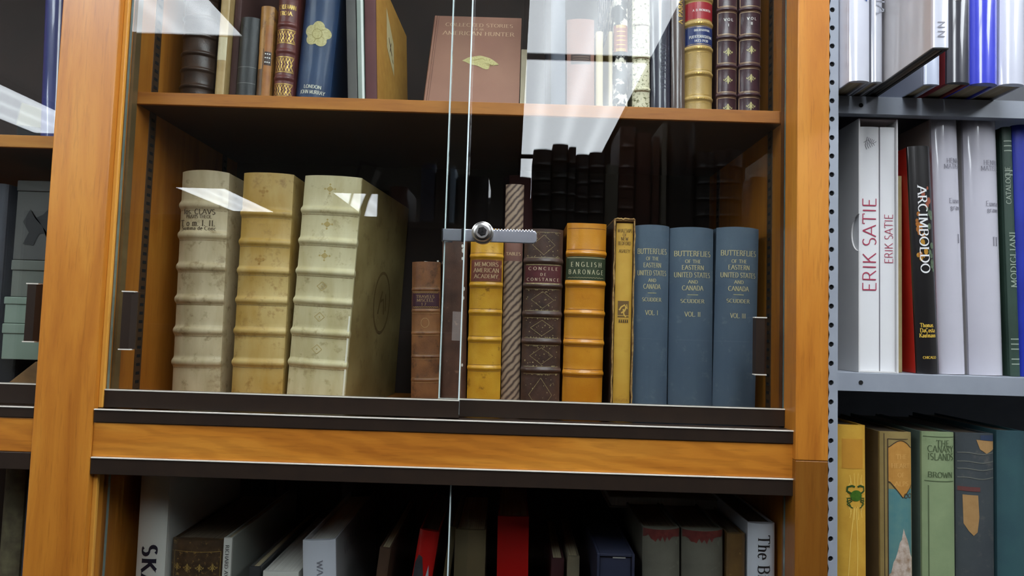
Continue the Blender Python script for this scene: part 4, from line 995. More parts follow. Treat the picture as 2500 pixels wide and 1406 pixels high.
# slipcased yellow book
x, y, z, w_, h_, t_ = DIM['whaleships']
sc = thing('slipcase', 'worn tan slipcase with chipped edges around the slim yellow book', 'slipcase', (x, y, z + .0004))
CARD = surf('chipped_tan_card', (156, 116, 60), (120, 84, 44), 60, .7, .3, wear=(206, 178, 128), wscale=110, wth=(.58, .66))
DCARD = surf('dark_card_side', (58, 42, 34), (46, 34, 28), 40, .7, .2, wear=(190, 168, 126), wscale=120, wth=(.66, .7))
m = MB()
m.box(-w_ / 2, -w_ / 2 + .0022, .001, .22, 0, h_, .0008); m.box(w_ / 2 - .0022, w_ / 2, .001, .22, 0, h_, .0008)
m.build('case_side', DCARD, sc)
m = MB(); m.box(-w_ / 2, w_ / 2, .0, .22, h_ - .003, h_ + .0015, .001); m.box(-w_ / 2 + .0022, w_ / 2 - .0022, .001, .22, 0, .002); m.box(-w_ / 2, w_ / 2, .217, .22, 0, h_)
m.build('case_top', CARD, sc)
rr = random.Random(9); m = MB()
for sg in (-1, 1):
    pts = [(sg * (w_ / 2 - .0010) + rr.uniform(-.0006, .0006), -.0004 + rr.uniform(-.0004, .0004), .004 + (h_ - .006) * i / 26) for i in range(27)]
    m.tube(pts, [rr.uniform(.0009, .0018) for _ in pts], 6)
m.tube([(-w_ / 2 + .002 + (w_ - .004) * i / 10, -.0004, h_ + rr.uniform(-.0008, .001)) for i in range(11)], [rr.uniform(.001, .0019) for _ in range(11)], 6)
m.build('frayed_edge', surf('frayed_tan', (190, 152, 92), (130, 92, 50), 160, .8, .3), sc)
YEL = surf('straw_yellow_paper', (214, 168, 66), (200, 150, 50), 26, .55, .1, wear=(176, 124, 40), wscale=30, wth=(.6, .78))
b = Book('whaleships', 'cloth_bound_book', 'slim yellow book with black lettering and picture inside the tan slipcase', YEL, bulge=.06, dim=(x + .0006, y + .003, z + .0022, w_ - .0066, h_ - .0075, 0), depth=.2)
k = [v - .0022 for v in MARK['whaleships']]
DI = ink('brown_black_ink', (74, 52, 28))
b.lines([('WHALESHIPS', k[0], .0054, .0215), ('OF', k[1], .0046, .006), ('NEW', k[2], .0050, .011), ('BEDFORD', k[3], .0052, .019), ('-', k[4], .004, .006), ('ASHLEY', k[5], .0050, .0165)], DI, bold=1.0)
va, vb = k[7], k[6]; uw = .0082
b.decal([[(-uw, va + .009), (uw, va + .009), (uw, vb), (-uw, vb)]], surf('sepia_block', (112, 82, 40), None, 60, .7, 0), 'printed_picture', .0004)
b.decal(strip([(-.006, vb - .014), (-.003, vb - .009), (.002, vb - .006), (.004, vb - .010), (.002, vb - .015), (-.003, vb - .018)], .0022) + strip([(.0, vb - .012), (.001, vb - .020), (.004, vb - .024)], .0020) + strip([(.005, vb - .005), (.006, vb - .012)], .0012) + strip([(-uw, va + .0075), (uw, va + .0075)], .0012) + strip([(-uw, va + .0115), (uw, va + .0115)], .0009), surf('straw_light', (216, 172, 80), None, 60, .6, 0), 'picture_lines', .0006)
b.decal([[(-uw * .8 + i * .003, va + .001), (-uw * .8 + i * .003 + .0022, va + .001), (-uw * .8 + i * .003 + .0018, va + .0055), (-uw * .8 + i * .003 + .0004, va + .0055)] for i in range(5)], DI, 'printed_wave', .0005)
b.lines([('HOUGHTON', .030, .0040, .019)], surf('faint_sepia', (170, 124, 46), None, 60, .7, 0), 'publisher_lettering')
BLU = cloth('slate_blue_cloth', (82, 98, 112), (64, 80, 98), scale=14, stretch=(1, 1, .35), wear=(116, 128, 134), wscale=45, wth=(.56, .95), bscale=1800)
BT = ('BUTTERFLIES', 'OF THE', 'EASTERN', 'UNITED STATES', 'AND', 'CANADA', '-', 'SCUDDER')
for key, num, lab in (('butterfly_i', 'VOL. I', 'slate blue butterfly volume one beside the yellow slipcase'), ('butterfly_ii', 'VOL. II', 'slate blue butterfly volume two, middle of the three'), ('butterfly_iii', 'VOL. III', 'slate blue butterfly volume three by the door handle')):
    b = Book(key, 'cloth_bound_book', lab, BLU, bulge=.17, depth=.22, group='slate blue butterfly volumes', sag=-.0012)
    k = MARK[key]; W = b.w
    ws_ = (.83, .36, .50, .82, .22, .48, .26, .54); cs = (.0078, .0050, .0066, .0072, .0048, .0068, .004, .0054)
    rows = [(t, v, c, W * q) for t, v, c, q in zip(BT, k, cs, ws_)] + [(num, k[8], .0068, W * .36)]
    rows[6] = ('-', k[6], .0001, .001)
    b.lines(rows, surf('cream_gilt', (206, 194, 148), (186, 172, 122), 200, .5, 0), bold=1.0)
    b.decal(strip([(-W * .12 + W * .24 * i / 6, k[6]) for i in range(7)], .0008), GOLDP, 'tooled_lines')

# ------------------------------------------------------------------ lower shelf, behind the lower glass
WJ = jacket('white_wrapper', (214, 212, 204), (206, 204, 196), bmp=.05)
b = Book('ska', 'jacketed_book', 'tall white spine with bold black lettering in the lower compartment', WJ, bulge=.08, depth=.26)
b.along('SKA', MARK['ska'][0] - .062, MARK['ska'][0], .021, -.001, ink('navy_black_ink', (26, 24, 42)), bold=1.5, track=.16)
x, y, z, w_, h_, t_ = DIM['gilt_brown']
GB = leather('gilt_brown_calf', (82, 62, 42), (56, 42, 30), scale=60, wear=(140, 112, 62), wscale=120, wth=(.58, .66))
b = Book('gilt_brown', 'leather_bound_book', 'wide worn brown book with faded gilt ornament beside tall white spine', GB, dim=(x + .002, y, z, w_ - .0055, h_, 0), bulge=.12, depth=.26, pg=PGD)
b.decal(gilt_frame(b, .14, .228, .86) + [p for u in (-.028, -.012, .006, .024) for p in fleuron(u, .205, .006)] + fleuron(0, .175, .012), surf('old_gilt', (150, 124, 66), None, 200, .5, 0), 'gilt_tooling')
AV = jacket('pale_grey_wrapper', (176, 178, 168), (166, 168, 158), bmp=.1)
b = Book('avedon', 'jacketed_book', 'thin pale grey art book with small vertical spine title', WJ, AV, bulge=.06, depth=.29)
b.along('RICHARD AVEDON', MARK['avedon'][0] - .075, MARK['avedon'][0] + .004, .0050, 0, INK, bold=1.0)
Book('dark_frame', 'cloth_bound_book', 'dark framed cover edge between the pale grey and glossy white books', cloth('black_grey_cloth', (52, 52, 54), (42, 42, 44)), jacket('mottled_grey_cover', (96, 98, 98), (50, 52, 54), scale=14), bulge=.06, depth=.28)
Book('gloss_white', 'jacketed_book', 'low glossy white book against the white lettered art book', WJ, bulge=.05, depth=.28, pg=PGW)
WW = jacket('bluish_white_wrapper', (212, 214, 222), (202, 204, 214), bmp=.06)
b = Book('walker', 'jacketed_book', 'thick white art book with open dark hollow along its top edge', WW, jacket('grey_white_cover', (190, 188, 188), (178, 176, 178), bmp=.1), bulge=.10, depth=.28, pg=PGW, top_drop=.008)
b.along('WALKER', MARK['walker'][0] - .055, MARK['walker'][0] + .002, .0085, .002, INKG, bold=1.0)
b.side_decal(move(text_polys('WALKER', .020, .13, True, .8), .11, .222), ink('grey_print', (140, 138, 142)), 'cover_lettering', 1)
def leaning(key_x, y, z, w, h, lean, name, label, spine, board, **k):
    return Book(None, name, label, spine, board, dim=(key_x, y, z, w, h, 0), loc=(key_x, y, z), rot=(0, lean, 0), **k)
leaning(-.199, .10, .885, .016, .235, .10, 'cloth_bound_book', 'dark brown book leaning on the thick white art book', cloth('umber_cloth', (74, 50, 32), (60, 40, 26)), None, bulge=.1, depth=.27)
RED = jacket('bright_red_cover', (206, 30, 26), (196, 24, 22), bmp=.05)
b = leaning(-.1475, .125, .885, .030, .255, .13, 'jacketed_book', 'leaning book with a bright red cover and grey head on it', RED, RED, bulge=.15, depth=.22, pg=PGD)
b.decal([[(-.014, 0.10), (-.002, .10), (.001, .19), (-.004, .215), (-.010, .218), (-.014, .205)]], surf('dark_grey_print', (62, 62, 66), (48, 48, 52), 60, .6, 0), 'printed_picture')
b.decal([[(.004, .10), (.011, .10), (.010, .185), (.007, .205), (.004, .18)]], surf('pale_grey_print', (178, 178, 190), None, 60, .6, 0), 'printed_stripe')
leaning(-.1055, .13, .885, .010, .26, .10, 'cloth_bound_book', 'thin olive board leaning behind the bright red cover', cloth('olive_board', (98, 84, 52), (84, 70, 44)), None, bulge=.05, depth=.2)
Book('tan_back', 'cloth_bound_book', 'dim olive-brown book in shadow behind the lower pane edge', cloth('olive_brown', (92, 78, 50), (80, 66, 42)), bulge=.08)
Book('red_box', 'cloth_bound_book', 'deep red square-backed book in the dark lower compartment', jacket('deep_red', (176, 22, 18), (160, 18, 16), bmp=.03), bulge=.03)
Book('dark_red_low', 'cloth_bound_book', 'low dark wine book beside the narrow tan slip', cloth('dark_wine', (64, 22, 26), (54, 18, 22)), bulge=.1)
Book('tan_slip', 'paper_bound_booklet', 'narrow grey-tan slip between the dark wine and navy volumes', surf('grey_tan_paper', (128, 118, 96), (114, 104, 84), 30, .7, 0), bulge=.1)
NB = cloth('navy_box_cloth', (38, 42, 66), (30, 34, 56))
x, y, z, w_, h_, t_ = DIM['navy_box']
t = thing('clamshell_box', 'navy cloth clamshell book box beside the grey chipped books', 'box', (x, y, z + .0004))
m = MB(); m.box(-w_ / 2, -w_ / 2 + .004, 0, .25, 0, h_, .0008); m.box(w_ / 2 - .004, w_ / 2, 0, .25, 0, h_, .0008); m.box(-w_ / 2 + .004, w_ / 2 - .004, .001, .25, h_ - .004, h_ - .0002, .0006); m.build('shell', NB, t)
m = MB(); m.box(-w_ / 2 + .0045, w_ / 2 - .0045, .004, .245, .001, h_ - .0055, .0012); m.build('inner_tray', NB, t)
m = MB(); m.box(-.004, .014, .0032, .0040, h_ - .0068, h_ - .0050); m.build('foil_mark', SILVER, t)
GC = cloth('grey_buckram', (98, 94, 82), (84, 80, 70), wear=(122, 118, 104), wscale=40, wth=(.6, .8))
MC = leather('torn_maroon_leather', (112, 50, 44), (84, 36, 34), scale=90)
for key, lab, seed in (('grey_cap_a', 'grey book with torn maroon headcap, beside the navy box', 2), ('grey_cap_b', 'grey book with torn maroon headcap, beside the short brown book', 5)):
    b = Book(key, 'rebacked_book', lab, GC, bulge=.2, depth=.22, pg=PGD, group='grey books with maroon headcaps')
    rr = random.Random(seed); W = b.w / 2 * .97; n = 16
    lo = [b.h - .006 - .010 * abs(math.sin(i * 1.7 + seed)) * (1 if 2 < i < 13 else .3) - rr.uniform(0, .004) for i in range(n + 1)]
    b.decal([[(-W + 2 * W * i / n, lo[i]), (-W + 2 * W * (i + 1) / n, lo[i + 1]), (-W + 2 * W * (i + 1) / n, b.h - .0008), (-W + 2 * W * i / n, b.h - .0008)] for i in range(n)], MC, 'headcap')
Book('brown_low', 'leather_bound_book', 'short brown book wedged beside the white spine at the cabinet side', leather('muddy_brown', (110, 82, 46), (88, 64, 36), wear=(150, 120, 74), wth=(.62, .72)), bulge=.2, pg=PGD)
b = Book('the_bir', 'jacketed_book', 'white jacketed book with black serif title at the cabinet side', WW, bulge=.2, depth=.2, pg=PGD)
b.along('The Birds', MARK['the_bir'][0] - .082, MARK['the_bir'][0] + .004, .0165, .0015, INK, bold=.9)
ly = thing('cloth_bound_book', 'dusty grey book lying flat on top of the maroon-capped grey books', 'book', (.265, .19, 1.1635))
m = MB(); m.box(-.10, .105, 0, .17, 0, .002, .0005); m.box(-.10, .105, 0, .17, .016, .018, .0005); m.build('front_cover', cloth('dusty_grey', (176, 172, 164), (152, 148, 140)), ly)
m = MB(); m.box(-.096, .10, .004, .166, .0021, .0159); m.build('page_block', PGW, ly)
for i, (xx, ww, hh, c) in enumerate(((-.475, .030, .40, (46, 28, 32)), (-.440, .020, .37, (70, 62, 48)), (-.413, .012, .365, (22, 24, 28)), (-.396, .012, .36, (60, 50, 44)), (-.377, .016, .365, (28, 28, 36)))):
    nm = ('dark plum', 'olive drab', 'black', 'dull brown', 'blue-black')[i]
    Book(None, 'cloth_bound_book', '%s book in the shadowy back row of the lower compartment' % nm, cloth('back_row_%d' % i, c), bulge=.12, dim=(xx - .03, .365, .88, ww, hh * .93, 0), depth=.035, bt=.002)

# ------------------------------------------------------------------ neighbouring bookcase contents
IND = jacket('indigo_wrapper', (62, 68, 132), (52, 58, 118), bmp=.2)
b = Book('indigo', 'jacketed_book', 'indigo book in a shiny clear wrapper in the neighbouring bookcase', IND, bulge=.2, depth=.22)
b.decal(strip([(.0105, .004 + .29 * i / 10) for i in range(11)], .0016), surf('wrapper_fold_white', (206, 210, 232), None, 30, .3, 0, coat=.5), 'wrapper_fold')
tb = thing('archival_box', 'small olive-lidded black box tipped in the dark top of the neighbouring bookcase', 'box', (-.775, .20, 1.7035), (0, -.02, .5))
m = MB(); m.box(-.05, .05, 0, .08, 0, .05, .001); m.build('box_body', surf('black_box_card', (36, 34, 32), (30, 28, 28), 40, .6, .1), tb)
m = MB(); m.prism([(-.051, .050), (.051, .050), (.048, .066), (-.045, .088)], -.001, .081, 1); m.build('lid', surf('olive_lid', (150, 144, 108), (138, 132, 98), 30, .7, .1), tb)
SAGE = surf('grey_green_board', (128, 144, 130), (116, 132, 120), 14, .7, .1)
SAGE2 = surf('grey_board', (104, 108, 100), (92, 96, 90), 14, .7, .1)
for i, (z0, z1, x0, x1, mm, lab) in enumerate(((1.3755, 1.4295, -.772, -.661, SAGE, 'sage box, bottom of the pile in the neighbouring bookcase'), (1.4300, 1.4700, -.772, -.661, SAGE, 'sage box, second from the bottom of the pile'), (1.4705, 1.5265, -.765, -.662, SAGE2, 'grey box under the box with a black creature print'))):
    t = thing('archival_box', lab, 'box', ((x0 + x1) / 2, .115, z0), group='grey archival boxes')
    m = MB(); a = (x1 - x0) / 2; hh = z1 - z0
    m.box(-a, a, .002, .20, 0, hh * .72, .001); m.build('box_body', mm, t)
    m = MB(); m.box(-a - .001, a + .001, 0, .202, hh * .72, hh, .0015); m.build('lid', mm, t)
t = thing('archival_box', 'dark grey box with a black creature print, top of the pile', 'box', (-.712, .115, 1.527), group='grey archival boxes')
DG = surf('dark_grey_board', (82, 82, 80), (70, 70, 70), 14, .7, .1)
m = MB(); m.box(-.052, .048, 0, .20, 0, .105, .001); m.build('box_body', DG, t)
m = MB(); m.box(-.053, .049, -.001, .201, .1055, .122, .0015); m.build('lid', DG, t)
cr = [(-.030, .058), (-.020, .078), (-.012, .064), (0, .070), (.010, .082), (.014, .066), (.024, .060), (.020, .040), (.026, .022), (.012, .024), (.008, .042), (-.004, .040), (-.012, .022), (-.028, .024), (-.020, .042)]
m = MB(); m.add([(-.010, -.0006, .052)] + [(x - .010, -.0006, z) for x, z in cr], [(0, i + 1, (i + 1) % len(cr) + 1) for i in range(len(cr))]); m.build('printed_creature', ink('soft_black', (30, 30, 32)), t)
b = Book(None, 'leather_bound_book', 'dark blue-grey book beside the box pile in the neighbouring bookcase', leather('blue_grey_calf', (60, 64, 76), (46, 50, 62)), dim=(-.796, .11, 1.312, .034, .33, 0), bulge=.2, depth=.2)
t = thing('cloth_bound_book', 'thin tan book lying tilted under the pile of sage boxes', 'book', (-.714, .095, 1.3128), (0, 0, .12))
m = MB(); m.prism([(-.058, 0), (.046, 0), (.046, .0615), (.010, .0618)], 0, .15, 1); m.build('cover', leather('tan_board', (150, 116, 78), (120, 92, 62)), t)
for nm, lab, x, w_, h_, c1, c2 in (('cloth_bound_book', 'mottled grey-olive book in the lower part of the neighbouring bookcase', -.7275, .030, .335, (120, 112, 84), (88, 80, 62)), ('cloth_bound_book', 'dark blue-grey book beside the mottled olive one, low in the neighbouring bookcase', -.6965, .024, .32, (74, 74, 88), (62, 62, 76))):
    Book(None, nm, lab, cloth('low_%s' % lab[:6], c1, c2, scale=60), dim=(x, .10, .88, w_, h_, 0), bulge=.15, depth=.2)

# ------------------------------------------------------------------ steel shelving: upper shelf of wrapped art books
WR = jacket('white_glossy_wrapper', (208, 210, 220), (198, 200, 212), coat=1.0, rough=.28, bscale=30, bmp=.35)
BLK = cloth('black_board_edge', (24, 24, 26))
def white_pg(): return PG
b = Book('s_ry', 'jacketed_book', 'white wrapped book with blue capitals beside the perforated post', WR, bulge=.18, depth=.26, bt=.003)
b.along('GALLERY', MARK['s_ry'][0] - .003, MARK['s_ry'][0] + .105, .0105, .003, INKB, serif=False, bold=1.35, track=.05)
b = Book('s_dia', 'jacketed_book', 'milky white wrapped book with faint grey capitals', jacket('milky_wrapper', (186, 188, 196), (176, 178, 188), coat=1.0, rough=.3, bscale=24, bmp=.5), bulge=.2, depth=.26)
b.along('INDIA', MARK['s_dia'][0] - .002, MARK['s_dia'][0] + .058, .0135, .004, ink('pale_grey_ink', (150, 152, 162)), bold=.8, track=.1)
NNM = jacket('pearl_cover', (188, 184, 186), (172, 168, 168), scale=7, coat=.7, rough=.34, bmp=.2)
b = Book('s_nn', 'jacketed_book', 'slim white book pulled out from the upper steel shelf, showing its black underside', WR, NNM, yaw=-2.2, bulge=.06, depth=.33, bt=.0035, pg=pages('grey_page_edges', (140, 138, 130), (96, 94, 88)))
b.along('NN', MARK['s_nn'][1] - .002, MARK['s_nn'][0] + .002, .0085, 0, INKG, serif=False, bold=.9, track=.25)
m = MB()
for sg in (-1, 1): m.box(*sorted((sg * b.w / 2, sg * (b.w / 2 - .0038))), .002, .329, -.0016, -.0001)
m.box(-b.w / 2, b.w / 2, .0002, .005, -.0016, -.0001)
m.build('black_board_edge', BLK, b.root); b.root.location.z += .0017
Book('s_under', 'jacketed_book', 'pale blue-white book standing behind the pulled-out slim book', jacket('pale_blue_wrapper', (198, 206, 226), (188, 196, 218)), bulge=.1, depth=.25)
b = Book('s_dark', 'jacketed_book', 'charcoal wrapped book with white script beside the blue book', jacket('charcoal_wrapper', (62, 62, 70), (52, 52, 60), coat=1.0, rough=.25, bscale=22, bmp=.5), cloth('wine_boards', (128, 34, 40), (112, 28, 34)), bulge=.2, depth=.26, bt=.0045)
b.along('rails', MARK['s_dark'][0] + .002, MARK['s_dark'][0] + .05, .012, -.006, SILVER, up=True, bold=.9)
Book('s_blue', 'jacketed_book', 'bright ultramarine blue book in creased shiny wrapper', jacket('ultramarine_wrapper', (72, 80, 214), (62, 70, 200), coat=1.0, rough=.22, bscale=20, bmp=.5), bulge=.25, depth=.26)
Book('s_white', 'jacketed_book', 'plain white wrapped book at the frame edge beside ultramarine one', jacket('plain_white_wrapper', (212, 214, 226), (204, 206, 220), coat=1.0, rough=.22, bscale=20, bmp=.5), bulge=.22, depth=.26)

# ------------------------------------------------------------------ steel shelving: middle shelf
SLIP = surf('white_slipcase_card', (214, 212, 210), (206, 204, 202), 12, .5, .05)
x1, y1, z1, w1, h1, _ = DIM['satie_one']; x2, y2, z2, w2_, h2, _ = DIM['satie_two']
sx0, sx1 = x1 - w1 / 2 - .0022, x2 + w2_ / 2 + .0022
t = thing('slipcase', 'open white slipcase with a thumb notch holding two white volumes', 'slipcase', (sx0, y1 - .002, z1 + .0004))
H = .3572; D_ = .25
notch = [(.0, .0)] + [(D_, 0), (D_, H), (.0, H)] + [(.0 + .020 * math.sin(math.radians(a)), .195 + .026 * math.cos(math.radians(a))) for a in range(0, 181, 12)]
m = MB(); m.prism(notch, 0, .0020, 0); m.build('side_wall', SLIP, t)
m = MB(); m.box(sx1 - sx0 - .0020, sx1 - sx0, 0, D_, 0, H); m.build('side_wall', SLIP, t)
m = MB(); m.box(.0021, sx1 - sx0 - .0021, .001, D_, H - .002, H); m.build('top_wall', surf('greyish_pink_card', (188, 174, 172), (178, 164, 162), 20, .6, .1), t)
m = MB(); m.box(.0021, sx1 - sx0 - .0021, .001, D_, 0, .0016); m.box(.0021, sx1 - sx0 - .0021, D_ - .002, D_, .0018, H - .002); m.build('back_wall', SLIP, t)
PAPW = surf('white_paper_spine', (226, 226, 226), (220, 220, 222), 10, .5, .03)
RUB = ink('crimson_ink', (164, 44, 74)); 
for key, lab, cap, (a, c) in (('satie_one', 'white volume with large crimson hand-lettered title in the slipcase', .0185, MARK['satie_one']), ('satie_two', 'slimmer white volume with small crimson title in the slipcase', .0115, MARK['satie_two'])):
    x, y, z, w_, h_, tt = DIM[key]
    b = Book(key, 'paper_bound_book', lab, PAPW, dim=(x, y + .001, z + .0018, w_ - .0008, .345, 0), bulge=.05, depth=.22, pg=PGW, group='white volumes in the slipcase')
    b.along('ERIK SATIE', a - .0018, c - .0018, cap, .0 if key == 'satie_one' else .001, RUB, up=True, serif=False, bold=.72, track=.03)
    if key == 'satie_one':
        sg = []
        for q in range(5): sg += strip([(-.003 + q * .0024, .330 - .001 * q), (-.006 + q * .0026, .318 + .001 * q), (-.004 + q * .0028, .312 + .0015 * q)], .0007)
        sg += strip([(-.008, .322), (-.002, .326), (.004, .320), (.010, .324)], .0006)
        b.decal(sg, ink('pencil_grey', (72, 72, 78)), 'pencil_scribble')
Book('slim_tan', 'paper_bound_booklet', 'slim speckled tan booklet between slipcase and red-sided book', surf('speckled_tan_card', (170, 154, 108), (156, 140, 94), 60, .7, .1), bulge=.05, depth=.2)
b = Book('arcimboldo', 'jacketed_book', 'black spined book with white capitals, fruit picture and red cover', jacket('black_gloss_spine', (30, 27, 28), (24, 22, 23), bmp=.05), cloth('scarlet_board', (196, 40, 24), (184, 34, 20), rough=.5), bulge=.16, depth=.24, bt=.003)
k = MARK['arcimboldo']
b.along('ARCIMBOLDO', k[1] + .002, k[0] + .004, .0125, -.0005, ink('pure_white_ink', (236, 236, 236)), bold=1.0, track=.06)
rr = random.Random(3)
for nm, cols, n, (ua, ub, va, vb) in (('printed_fruit', (196, 120, 36), 9, (-.009, .0, .165, .225)), ('printed_grapes', (104, 124, 96), 12, (.004, .0125, .135, .235)), ('printed_petals', (176, 92, 64), 7, (-.003, .0095, .225, .262)), ('printed_leaves', (206, 150, 50), 7, (-.0095, .003, .158, .20))):
    ps = []
    for i in range(n):
        u, v, r = rr.uniform(ua, ub), rr.uniform(va, vb), rr.uniform(.0018, .0038)
        ps += disc(u, v, r * .8, 9, r * 1.3)
    b.decal(ps, surf(nm, cols, tuple(int(c * .75) for c in cols), 300, .4, 0, coat=.5), nm, .0003 + .0001 * n / 12)
yk = ink('yellow_print', (224, 186, 70))
b.lines([('Thomas', k[2], .0056, .0175, -.002), ('DaCosta', k[3], .0056, .020, -.001), ('Kaufmann', k[4], .0056, .022, -.001), ('CHICAGO', k[5], .0034, .018, .0)], yk, 'author_lettering', bold=1.2)
MW = jacket('lilac_white_wrapper', (206, 204, 214), (198, 196, 206), coat=1.0, rough=.2, bmp=.12, bscale=14)
MS = jacket('grey_white_side', (192, 188, 186), (182, 178, 178), coat=.5, rough=.35, bmp=.1)
for key, num, lab, du in (('matisse_i', 'I', 'lilac-white tall volume one in a shiny wrapper', .006), ('matisse_ii', 'II', 'lilac-white tall volume two in a shiny wrapper', .006)):
    b = Book(key, 'jacketed_book', lab, MW, MS, bulge=.28, depth=.26, group='tall lilac-white volumes')
    k = MARK[key]
    b.lines([('HENRI', k[0], .0068, .021, du), ('MATISSE', k[1], .0068, .028, du), ('Euvre', k[2], .0070, .020, du + .001), ('grave', k[3], .0068, .019, du + .002), (num, k[4], .0125, None, du + .004)], INKG, bold=.9)
GRN = cloth('bottle_green_cloth', (52, 74, 62), (44, 64, 54), rough=.5)
b = Book('modigliani', 'cloth_bound_book', 'dark green book with silver vertical lettering beside the royal blue book', GRN, bulge=.2, depth=.25)
k = MARK['modigliani']; SG = surf('grey_silver_print', (150, 164, 148), None, 60, .5, 0)
b.along('CATALOGUE', k[0], k[1], .0060, -.0022, SG, up=True, bold=1.0); b.along('MODIGLIANI', k[2], k[3], .0088, .0012, SG, 'artist_lettering', up=True, bold=.9)
b.decal([q for v in (.335, .328, .321, .292, .286, .052, .045, .038, .024, .017) for q in b.hline(v, .0016, .8)], SG, 'silver_rules')
Book('royal_blue', 'cloth_bound_book', 'royal blue book at the frame edge behind the green spine', cloth('royal_blue_cloth', (24, 44, 168), (18, 36, 150), rough=.45), bulge=.2, depth=.25)

# ------------------------------------------------------------------ steel shelving: lower shelf
YC = cloth('golden_cloth', (216, 168, 58), (200, 150, 44), scale=30, wear=(170, 124, 40), wscale=60, wth=(.64, .8))
b = Book('crab', 'cloth_bound_book', 'golden cloth book with a green crab and rays on its spine', YC, bulge=.18, pg=PGD)
k = MARK['crab']; ORN = cloth('ochre_panel', (204, 144, 40), (190, 132, 34))
b.label(k[2] + .008, k[1], ORN, 'title_panel', .72)
c0 = k[0]
b.decal([q for i in range(22) for q in strip([(.004 + .014 * math.cos(2 * PI * i / 22), c0 + .014 * math.sin(2 * PI * i / 22)), (.004 + (.018 if abs(math.cos(2 * PI * i / 22)) > .5 else .034) * math.cos(2 * PI * i / 22) * .62, c0 + .032 * math.sin(2 * PI * i / 22))], .0006)] + strip([(.001, c0 - .016), (-.004, c0 - .06), (-.008, c0 - .12)], .0009) + strip([(.004, c0 - .016), (.006, c0 - .07), (.004, c0 - .13)], .0009), surf('bright_gold_ray', (240, 206, 104), None, 60, .5, 0), 'gilt_rays')
GR = surf('crab_green', (70, 112, 26), (52, 92, 20), 200, .5, 0); GRD = surf('crab_dark_green', (44, 74, 26), None, 100, .5, 0)
b.decal(disc(.004, c0 + .001, .0085, 16, .0075), GR, 'crab_body', .0006)
cl = []
for q in (-1, 1):
    cl += strip([(.004 + q * .007, c0 + .004), (.004 + q * .0125, c0 + .007), (.004 + q * .0120, c0 + .0125), (.004 + q * .006, c0 + .0145), (.004 + q * .002, c0 + .013)], .0026)
    for j in range(3): cl += strip([(.004 + q * .006, c0 - .002 - .002 * j), (.004 + q * .0125, c0 - .003 - .004 * j), (.004 + q * (.011 - .003 * j), c0 - .010 - .003 * j)], .0016)
b.decal(cl, GRD, 'crab_claws', .0007)
MT = cloth('khaki_cloth', (156, 134, 80), (138, 118, 68), scale=20)
b = Book('mountain', 'cloth_bound_book', 'khaki cloth book picturing a snowy mountain under an orange title panel', MT, cloth('brown_khaki', (104, 86, 54), (92, 76, 48)), bulge=.18, pg=PGD)
k = MARK['mountain']; W = b.w / 2
def grid(u0, u1, v0f, v1f, n=12, mrows=4):
    ps = []
    for i in range(n):
        a, c = u0 + (u1 - u0) * i / n, u0 + (u1 - u0) * (i + 1) / n
        for j in range(mrows):
            f0, f1 = j / mrows, (j + 1) / mrows
            ps.append([(a, v0f(a) + (v1f(a) - v0f(a)) * f0), (c, v0f(c) + (v1f(c) - v0f(c)) * f0), (c, v0f(c) + (v1f(c) - v0f(c)) * f1), (a, v0f(a) + (v1f(a) - v0f(a)) * f1)])
    return ps
top_arch = lambda u: k[0] - .012 + .010 * math.cos(min(1, abs((u - .003) / .016)) * PI / 2)
bot_dip = lambda u: k[1] + .022 - .022 * max(0, 1 - abs((u - .006) / .018))
b.decal(grid(-W * .62, W * .93, lambda u: .02, lambda u: k[1] + .012), surf('painted_sky_blue', (74, 122, 126), (92, 132, 128), 60, .6, 0), 'painted_sky', .0003)
b.decal(grid(-W * .62, W * .93, bot_dip, top_arch), surf('orange_panel', (196, 142, 66), (182, 128, 54), 80, .6, .1), 'title_panel', .0004)
peak = lambda u: max(.03, k[2] - abs(u - .007) * 3.2 + .003 * math.sin(u * 1300))
b.decal(grid(-W * .62, W * .93, lambda u: .02, peak), surf('snowy_rock', (206, 192, 180), (150, 122, 96), 110, .6, 0), 'painted_mountain', .0005)
def outline(f, n=14): return [(-W * .64 + (W * 1.57) * i / n, f(-W * .64 + (W * 1.57) * i / n)) for i in range(n + 1)]
b.decal(strip(outline(top_arch), .0011) + strip(outline(bot_dip), .0011) + strip([(-W * .64, .02 + (k[0] - .02) * i / 20) for i in range(21)], .0012) + strip([(-W * .82, .002 + (k[0] + .005) * i / 20) for i in range(21)], .0008) + strip([(.010 + .003 * math.cos(a * .6), k[1] + .003 + .003 * math.sin(a * .6)) for a in range(11)], .001) + strip([(.017 + .003 * math.cos(a * .6), k[1] + .003 + .003 * math.sin(a * .6)) for a in range(11)], .001) + [q for q in b.hline(k[0], .0009, .64)], ink('dark_brown_line', (66, 50, 34)), 'black_outline', .0007)
b.lines([('THE', k[0] - .024, .0062, .016, .004), ('HEART', k[0] - .0365, .0062, .026, .003), ('OF', k[0] - .049, .0058, .010, .003), ('ALPS', k[0] - .061, .0060, .020, .004)], surf('blind_orange', (212, 164, 92), None, 60, .6, 0), bold=.8, lift=.0007)
CG = cloth('sage_green_cloth', (142, 158, 116), (126, 144, 104), scale=18)
b = Book('canary', 'cloth_bound_book', 'sage green cloth book with blind-stamped dark green title', CG, cloth('dark_sage', (92, 108, 96), (80, 96, 86)), bulge=.16, pg=PGD)
k = MARK['canary']; DGI = ink('dark_sage_ink', (78, 92, 62))
b.lines([('THE', k[0], .0082, .019, .003), ('CANARY', k[1], .0088, .036, .001), ('ISLANDS', k[2], .0088, .036, .001), ('BROWN', k[3], .0074, .034, 0)], DGI, bold=1.0)
